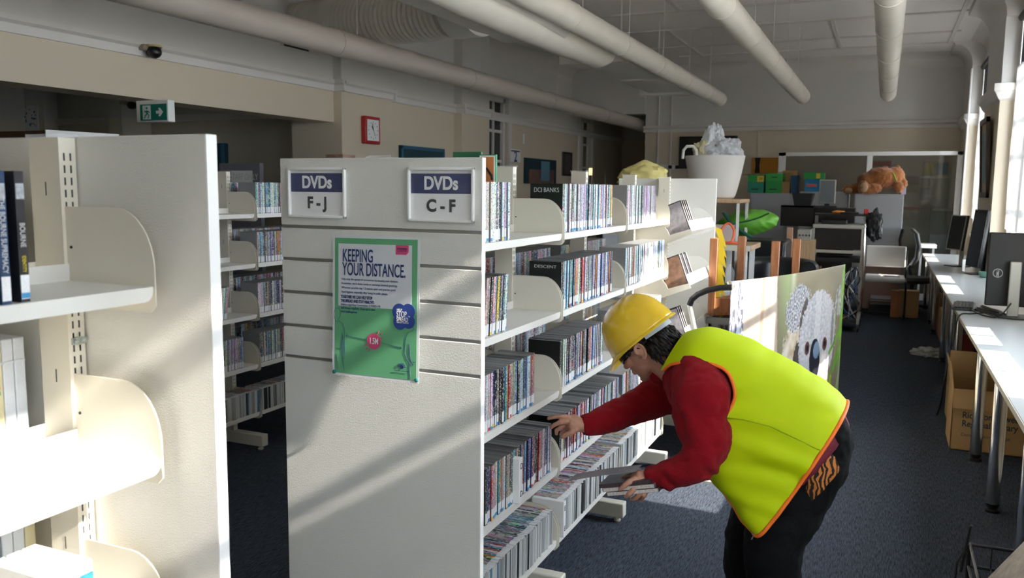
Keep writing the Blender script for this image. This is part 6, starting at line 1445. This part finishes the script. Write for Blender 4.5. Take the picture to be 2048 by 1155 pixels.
# ------------------------------------------------------------------ on the back wall
x0, x1, z0, z1 = rect(1358, 272, 1474, 337, YB-.09); t = thing('wall_screen', 'large black flat television on the back wall above white tub', 'television', ((x0+x1)/2, YB-.05, z0)); MB().box((x0, YB-.09, z0), (x1, YB-.02, z1)).build('screen_case', 'moncase', t, bevel=.008); MB().box((x0+.02, YB-.093, z0+.02), (x1-.02, YB-.09, z1-.02)).build('screen', mat('off_screen', (.006, .006, .007), .15), t); MB().box(((x0+x1)/2-.2, YB-.02, (z0+z1)/2-.1), ((x0+x1)/2+.2, YB, (z0+z1)/2+.1)).build('bracket', 'dark', t)
x0, x1, z0, z1 = rect(1503, 315, 1556, 346, YB-.03); t = thing('wall_artwork', 'amber panel with black waisted stripe on the back wall', 'artwork', ((x0+x1)/2, YB-.02, z0)); MB().box((x0, YB-.03, z0), (x1, YB, z1)).build('board', mat('amber_board', (.50, .20, .012), .6), t)
w_ = x1-x0; MB().prism([(x0+.13*w_, z0), (x0+.33*w_, z0), (x0+.30*w_, (z0+z1)/2), (x0+.34*w_, z1), (x0+.12*w_, z1), (x0+.16*w_, (z0+z1)/2)], 'y', YB-.034, YB-.03).build('black_stripe', 'black', t)
for k, px in enumerate((1326, 1341, 1355)):
    a = onY(px, 334, YB); t = thing('power_outlet', '%s white power outlet low on back wall left of television' % ORD[k+1], 'outlet', (a.x, YB-.01, a.z), 'power outlets left of the television'); MB().box((a.x-.06, YB-.012, a.z-.04), (a.x+.06, YB, a.z+.04)).build('plate', 'white', t)
    if k: MB().box((a.x-.03, YB-.05, a.z-.03), (a.x+.03, YB-.012, a.z+.03)).build('plug', 'black', t)
# ------------------------------------------------------------------ left side: fittings
def exit_sign(x, Y, zc, w, h, lb, face='y'):
    t = thing('exit_sign', lb, 'exit sign', (x, Y, zc-h/2)); g = mat('exit_green', (.0, .19, .13), .4)
    MB().box((x-w/2-.03, Y, zc-h/2), (x+w/2, Y+.07, zc+h/2)).build('sign_box', 'white', t, bevel=.006); MB().box((x-w/2+.015, Y-.003, zc-h/2+.012), (x+w/2-.012, Y, zc+h/2-.075 if w > .3 else zc+h/2-.03)).build('green_face', g, t)
    zt = zc+h/2-(.075 if w > .3 else .03); zb = zc-h/2+.012; m_ = (zt+zb)/2; s = (zt-zb)/2; X0 = x-w/2+.015; X1 = x+w/2-.012; W_ = X1-X0
    q = MB(); y = Y-.0045
    q.box((X0+W_*.10, y, m_-s*.85), (X0+W_*.40, y+.0015, m_+s*.85)); q.build('doorway', 'whiteink', t)
    q = MB(); cx_ = X0+W_*.27; y2 = y-.001
    q.tube([(cx_+.0*s, y2, m_+.18*s), (cx_+.06*s, y2, m_-.15*s)], s*.13, 6); q.ball((cx_+.02*s, y2, m_+.52*s), s*.14, 8)
    for pts in (((0, .2), (-.28, .05), (-.42, .22)), ((.0, .2), (.30, .10), (.42, -.05)), ((.06, -.12), (-.22, -.35), (-.45, -.72)), ((.06, -.12), (.34, -.32), (.20, -.75))): q.tube([(cx_+a*s, y2, m_+b*s) for a, b in pts], s*.075, 6)
    q.build('running_figure', g, t)
    ax_ = X0+W_*.72; MB().prism([(ax_-.5*s, m_-.18*s), (ax_+.05*s, m_-.18*s), (ax_-.1*s, m_-.5*s), (ax_+.2*s, m_-.5*s), (ax_+.65*s, m_), (ax_+.2*s, m_+.5*s), (ax_-.1*s, m_+.5*s), (ax_+.05*s, m_+.18*s), (ax_-.5*s, m_+.18*s)], 'y', y, Y-.003).build('arrow', 'whiteink', t); return t
Yx = 4.9; x0, x1, z0, z1 = rect(278, 200, 336, 244, Yx); exit_sign((x0+x1)/2, Yx, (z0+z1)/2, x1-x0, z1-z0, 'green and white exit sign with right arrow hung under the fascia')
xx = onY(1034, 277, 12.6); x0, x1, z0, z1 = rect(1024, 267, 1046, 288, 12.6); e = exit_sign((x0+x1)/2, 12.6, (z0+z1)/2, x1-x0, z1-z0, 'small dark exit sign far down the left wall above number two')
MB().tube([((x0+x1)/2, 12.63, z1), ((x0+x1)/2, 12.63, ZC-.02)], .006, 6).build('drop_rod', 'trim', e)
def dome(x, y, z, lb):
    t = thing('security_camera', lb, 'camera', (x, y, z)); MB().box((x-.04, y-.09, z-.01), (x+.06, y+.09, z+.035)).build('mount', mat('cream_bracket', (.30, .25, .18), .5), t, bevel=.01); MB().ball((x+.07, y, z-.015), (.055, .06, .05), 14).build('dome', 'black', t, smooth=179); MB().tube([(x+.07, y, z+.02), (x+.07, y, z+.035)], .062, 16).build('collar', mat('cream_ring', (.55, .42, .18), .5), t)
a = onX(293, 101, XL+.02); dome(XL+.03, a.y, a.z, 'black dome camera on the picture rail above the wide opening')
a = onY(255, 208, 7.4); dome(a.x, 7.4, a.z, 'black dome camera beside the exit sign in the side room'); MB().tube([(a.x, 7.4, a.z+.03), (a.x, 7.4, 3.2)], .012, 6).build('drop_rod', 'dark', [o for o in bpy.data.objects if o.name.startswith('security_camera') and o.location.y > 7][0])
a, b = onX(560, 88, XL), onX(637, 103, XL); t = thing('wall_vent', 'narrow slotted vent high on the left wall under grey pipe', 'vent', (XL, a.y, a.z)); q = MB(); q.box((XL, a.y, a.z-.02), (XL+.03, b.y, a.z+.055)); q.build('vent_frame', 'trim', t); MB().box((XL+.005, a.y+.02, a.z-.015), (XL+.032, b.y-.2, a.z+.005)).build('slot', 'black', t)
# red clock on the pilaster
Xc = XL+.10; a, b = onX(726, 243, Xc), onX(748, 278, Xc); t = thing('wall_clock', 'red square-framed wall clock with white face on the pilaster', 'clock', (Xc, (a.y+b.y)/2, b.z)); ym, zm = (a.y+b.y)/2, (a.z+b.z)/2; s = .15
MB().box((Xc, ym-s, zm-s), (Xc+.06, ym+s, zm+s)).build('clock_case', mat('red_case', (.45, .015, .02), .35), t, bevel=.012); MB().box((Xc+.06, ym-s+.035, zm-s+.035), (Xc+.062, ym+s-.035, zm+s-.035)).build('dial', 'paper', t)
q = MB(); q.tube([(Xc+.064, ym, zm), (Xc+.064, ym-.03, zm+.045)], .004, 6); q.tube([(Xc+.065, ym, zm), (Xc+.065, ym-.018, zm+.075)], .003, 6); q.tube([(Xc+.066, ym, zm), (Xc+.066, ym+.035, zm-.06)], .002, 6); q.build('hands', 'ink', t)
q = MB()
for k in range(12): an = 2*pi*k/12; q.box((Xc+.0625, ym+.09*cos(an)-.004, zm+.09*sin(an)-.006), (Xc+.0635, ym+.09*cos(an)+.004, zm+.09*sin(an)+.006))
q.build('hour_marks', 'ink', t)
# teal notice boards and small signs on the left wall
M['tealb'] = mat('dark_teal_felt', (.012, .045, .065), .8); M['bluefr'] = mat('blue_frame', (.02, .12, .22), .5)
def wallplate(lb, pa, pb, X, m_, cat, name, d=.03, frame=None, zb=None):
    a, b = onX(*pa, X), onX(*pb, X); zz = zb if zb else b.z; t = thing(name, lb, cat, (X, (a.y+b.y)/2, zz)); MB().box((X-d, a.y, zz), (X, b.y, a.z)).build('board', m_, t)
    if frame:
        q = MB()
        for (y0, y1, z0, z1) in ((a.y, b.y, a.z-.04, a.z), (a.y, b.y, zz, zz+.04), (a.y, a.y+.04, zz, a.z), (b.y-.04, b.y, zz, a.z)): q.box((X, y0, z0), (X+.012, y1, z1))
        q.build('frame', frame, t)
    return t, a, b
wallplate('dark teal notice board right of the red clock', (802, 290), (888, 330), XL+.035, 'tealb', 'notice board', 'notice_board', .035, 'bluefr', 1.55)
t, a, b = wallplate('white sign with large blue number two on left wall', (1021, 297), (1041, 325), XL+.035, 'paper', 'sign', 'number_sign', .02); text('numeral', '2', .24, (XL+.037, (a.y+b.y)/2, (a.z+b.z)/2-.02), mat('blue_ink', (.03, .08, .30), .5), t, rot=(pi/2, 0, pi/2), bold=.006)
MB().box((XL+.035, a.y+.03, a.z-.04), (XL+.037, b.y-.03, a.z-.02)).build('printed_line', 'ink', t)
t, a, b = wallplate('dark teal board with pinned photographs beyond number two', (1052, 315), (1112, 368), XL+.041, 'tealb', 'notice board', 'photo_board', .04)
MB().box((XL+.04, a.y+.12, b.z), (XL+.05, b.y-.12, a.z-.18)).build('photo_sheet', mat('dusky_photo', (.16, .09, .08), .3, vary=(5, .9)), t); MB().box((XL+.05, b.y-.75, b.z+.05), (XL+.054, b.y-.35, b.z+.38)).build('blue_card', mat('pale_blue_card', (.12, .28, .42), .5), t)
t, a, b = wallplate('black framed narrow picture near far sash window on left wall', (1127, 303), (1143, 352), XL+.035, mat('faded_portrait', (.12, .10, .09), .5, vary=(6, .6)), 'picture', 'framed_picture', .03, 'black')
x0, x1, z0, z1 = rect(420, 286, 446, 400, 7.9); t = thing('teal_panel', 'tall teal panel on side room wall at edge of nearest end panel', 'panel', ((x0+x1)/2, 7.9, 0)); MB().box((x0, 7.93, 0), (x1, 7.999, z1)).build('panel_sheet', 'tealb', t); MB().box((x1-.05, 7.92, 0), (x1, 7.93, z1)).build('edge_strip', 'bluefr', t)
# warm little lamp far off, pot plant, yellow bag
a = onY(1181, 343, 14.0); t = thing('wall_lamp', 'tiny warm glowing lamp in dark corner behind shelving', 'lamp', (a.x, 14.0, 0)); e = bpy.data.materials.new('warm_glow'); e.use_nodes = True; e.node_tree.nodes['Principled BSDF'].inputs['Emission Color'].default_value = (1, .72, .25, 1); e.node_tree.nodes['Principled BSDF'].inputs['Emission Strength'].default_value = 1.1
MB().tube([(a.x, 14, a.z-.06), (a.x, 14, a.z+.06)], .03, 12).build('lamp_shade', e, t); MB().tube([(a.x, 14, 0), (a.x, 14, a.z-.06)], .012, 8).build('pole', 'black', t)
MB().lathe([(.12, 0), (.12, .02), (.01, .03)], (a.x, 14, 0), 16).build('base', 'black', t)
a = onY(1215, 372, 9.5); t = thing('potted_plant', 'spiky green potted plant behind DVD shelving uprights', 'plant', (a.x, 9.5, 0)); zp = .95
MB().lathe([(.10, 0), (.14, .26), (.15, .28), (.13, .28), (.12, .24)], (a.x, 9.5, zp), 20).build('pot', mat('dark_pot', (.05, .04, .035), .6), t, smooth=40)
MB().box((a.x-.2, 9.3, 0), (a.x+.2, 9.7, zp)).build('stand', 'dark', t)
rng = random.Random(4); q = MB()
for k in range(34):
    an = rng.uniform(0, 2*pi); L_ = rng.uniform(.35, .75); lean = rng.uniform(.15, .75); pts = []
    for i in range(8): s = i/7; r_ = L_*lean*s*(1+.3*s); pts.append(V((a.x+r_*cos(an), 9.5+r_*sin(an)*.6, zp+.25+L_*s*(1-.55*lean*s))))
    q.tube(pts, [.014*(1-(i/7)**2)+.002 for i in range(8)], 6, flat=.25)
q.build('leaves', mat('strap_leaf', (.07, .17, .025), .5), t, smooth=60)
a = onY(1283, 345, 6.6); crumple('cloth_bag', 'yellow crumpled fabric bag behind the far end panel of DVD shelving', (a.x+.02, 6.6, a.z-.04), (.17, .13, .12), mat('yellow_fabric', (.62, .53, .20), .7), 15, 'bag', .9, 4)
zb_ = onY(1283, 357, 6.6).z
t = thing('display_stand', 'pale book display stand under the yellow fabric bag', 'stand', (a.x, 6.6, 0)); MB().box((a.x-.25, 6.4, 0), (a.x+.25, 6.8, zb_-.07)).build('stand_body', 'cab', t, bevel=.005)
# ------------------------------------------------------------------ things beyond the opening
a = onY(437, 325, 5.9); x0, x1, z0, z1 = rect(440, 326, 520, 400, 6.0); t = thing('felt_screen', 'grey felt screen with paper notice standing in the side room', 'screen', ((x0+x1)/2, 6.0, 0)); MB().box((x0, 6.0, .05), (x1, 6.05, z1)).build('felt_panel', mat('grey_felt', (.20, .20, .23), .9), t); MB().box((x0-.02, 5.99, 0), (x1+.02, 6.06, .05)).build('foot', 'dark', t)
p0, p1, q0, q1 = rect(462, 341, 504, 364, 5.99); MB().box((p0, 5.99, q0), (p1, 5.995, q1)).build('paper_notice', 'paper', t); text('lettering', 'STAFF ONLY', .075, ((p0+p1)/2+.03, 5.988, q0+.045), 'greyink', t, sx=.75)
a, b = onX(0, 212, -10.17), onX(75, 262, -10.17)
x0, x1, z0, z1 = rect(-10, 213, 76, 265, 7.5)
Ym = 7.52; x0, x1, z0, z1 = rect(-30, 213, 76, 275, Ym); t = thing('dotted_map', 'white map poster with coloured dots in the dim side room', 'map', ((x0+x1)/2, Ym, z0)); MB().box((x0, Ym, z0), (x1, Ym+.01, z1)).build('sheet', 'pwhite', t)
rng = random.Random(12); dm = [mat('map_dot', c, .5) for c in ((.05, .12, .30), (.0, .22, .28), (.35, .07, .05), (.3, .2, .22))]
for k in range(4):
    q = MB()
    for i in range(22):
        an = rng.uniform(0, 2*pi); r_ = rng.uniform(0, 1)**.6; xx = (x0+x1)/2+.1+.42*r_*cos(an); zz = (z0+z1)/2+.22*r_*sin(an); q.prism(arc((xx, zz), rng.uniform(.006, .016), 0, 2*pi, 8)[:-1], 'y', Ym-.002, Ym)
    q.build('dots', dm[k], t)
tag(MB().box((x0-.1, Ym+.012, 0), (x1+.1, Ym+.06, 3.2)).build('partition', 'wallside'), 'dim beige partition carrying the dotted map', 'partition')
x0, x1, z0, z1 = rect(-40, 262, 90, 284, 4.2); t = thing('bookcase', 'dark timber bookcase top with grey line behind nearest shelving bay', 'bookcase', ((x0+x1)/2, 4.3, 0)); MB().box((x0, 4.2, 0), (x1, 4.6, z1)).build('carcass', mat('dark_brown_timber', (.10, .045, .018), .5), t); MB().box((x0, 4.195, z1-.06), (x1, 4.2, z1-.045)).build('edge_line', 'trim', t)
x0, x1, z0, z1 = rect(91, 262, 231, 280, 4.1); t = thing('white_panel', 'white end panel top edge rising behind nearest shelving upright', 'panel', ((x0+x1)/2, 4.1, 0))
a, b = onY(91, 259, 3.9), onY(231, 268, 4.3); q = MB(); q.rings([[V((a.x, 3.9, 0)), V((a.x, 3.93, 0)), V((a.x, 3.93, a.z)), V((a.x, 3.9, a.z))], [V((b.x, 4.3, 0)), V((b.x, 4.33, 0)), V((b.x, 4.33, b.z)), V((b.x, 4.3, b.z))]]); q.build('panel_sheet', 'white', t)
x0, x1, z0, z1 = rect(650, 309, 690, 322, 5.95); t = thing('magazine', 'small stack of magazines showing above top of sign panel', 'magazine', ((x0+x1)/2, 5.95, z0)); 
xs, xe = x0-.15, x1+.15; tag(MB().box((xs, 5.88, 0), (xe, 6.18, z0-.005)).build('magazine_stand', 'cab'), 'grey stand behind sign panel carrying magazines', 'stand')
MB().box((x0, 5.92, z0-.004), (x1, 6.12, z0+.03)).build('magazine_body', 'still', t); MB().box((x0+.03, 5.92, z0+.03), (x1, 6.1, z1)).build('magazine_body', 'amber', t)
# ------------------------------------------------------------------ wire rack of picture books at the lower right
t = thing('wire_rack', 'black wire rack at bottom right corner holding picture books', 'rack', (.55, 2.55, 0)); q = MB(); X0, X1, Y0_, Y1, zr = .30, .78, 2.25, 2.85, .50
q = MB()
for z in (.12, zr, zr+.07):
    q.tube([(X0, Y0_, z), (X1, Y0_, z), (X1, Y1, z), (X0, Y1, z), (X0, Y0_, z)], .005, 6)
    if z < .2: q.build('lower_ring', 'black', t); q = MB()
for k in range(9): x = X0+(X1-X0)*k/8; q.tube([(x, Y0_, zr+.07), (x, Y0_, zr), (x, Y1, zr), (x, Y1, zr+.07)], .0025, 5)
q.build('basket', 'black', t)
for x in (X0, X1):
    for y in (Y0_, Y1): MB().tube([(x, y, 0), (x, y, zr+.07)], .007, 8).build('leg', 'black', t)
MB().tube([(X0-.0, Y1, zr+.07), (X0-.035, Y1-.04, zr+.02), (X0-.04, Y1-.05, zr-.1)], .004, 6).build('hook', 'black', t)
MB().tube([(X0+.0, Y1, zr+.13), (X0-.02, Y1-.01, zr-.02)], .004, 6).build('hook', 'black', t)
M['leafpic'] = mat('leafy_cover', (.12, .20, .06), .35, vary=(14, .95)); M['stonepic'] = mat('stony_cover', (.36, .32, .27), .35, vary=(30, .8)); M['pagesg'] = mat('page_block', (.40, .40, .38), .6)
for k in range(7):
    x = X0+.07+.05*k; T = Matrix.Translation((x-.06, 2.40+.02*k, zr+.012)) @ Matrix.Rotation(radians(33), 4, 'Y')
    b = thing('picture_book', 'leaning picture book in wire rack, %s from aisle side' % ORD[k+1], 'book', (x, 2.7, zr), 'picture books in the wire rack'); h = (.20, .25, .24, .26, .25, .26, .25)[k]
    MB().box((0, 0, 0), (.003, .27, h), T).build('cover', ('stonepic', 'leafpic')[k % 2], b); MB().box((.003, .003, .002), (.024, .265, h-.004), T).build('page_block', 'pagesg', b); MB().box((.024, 0, 0), (.027, .27, h), T).build('cover', 'dark', b)
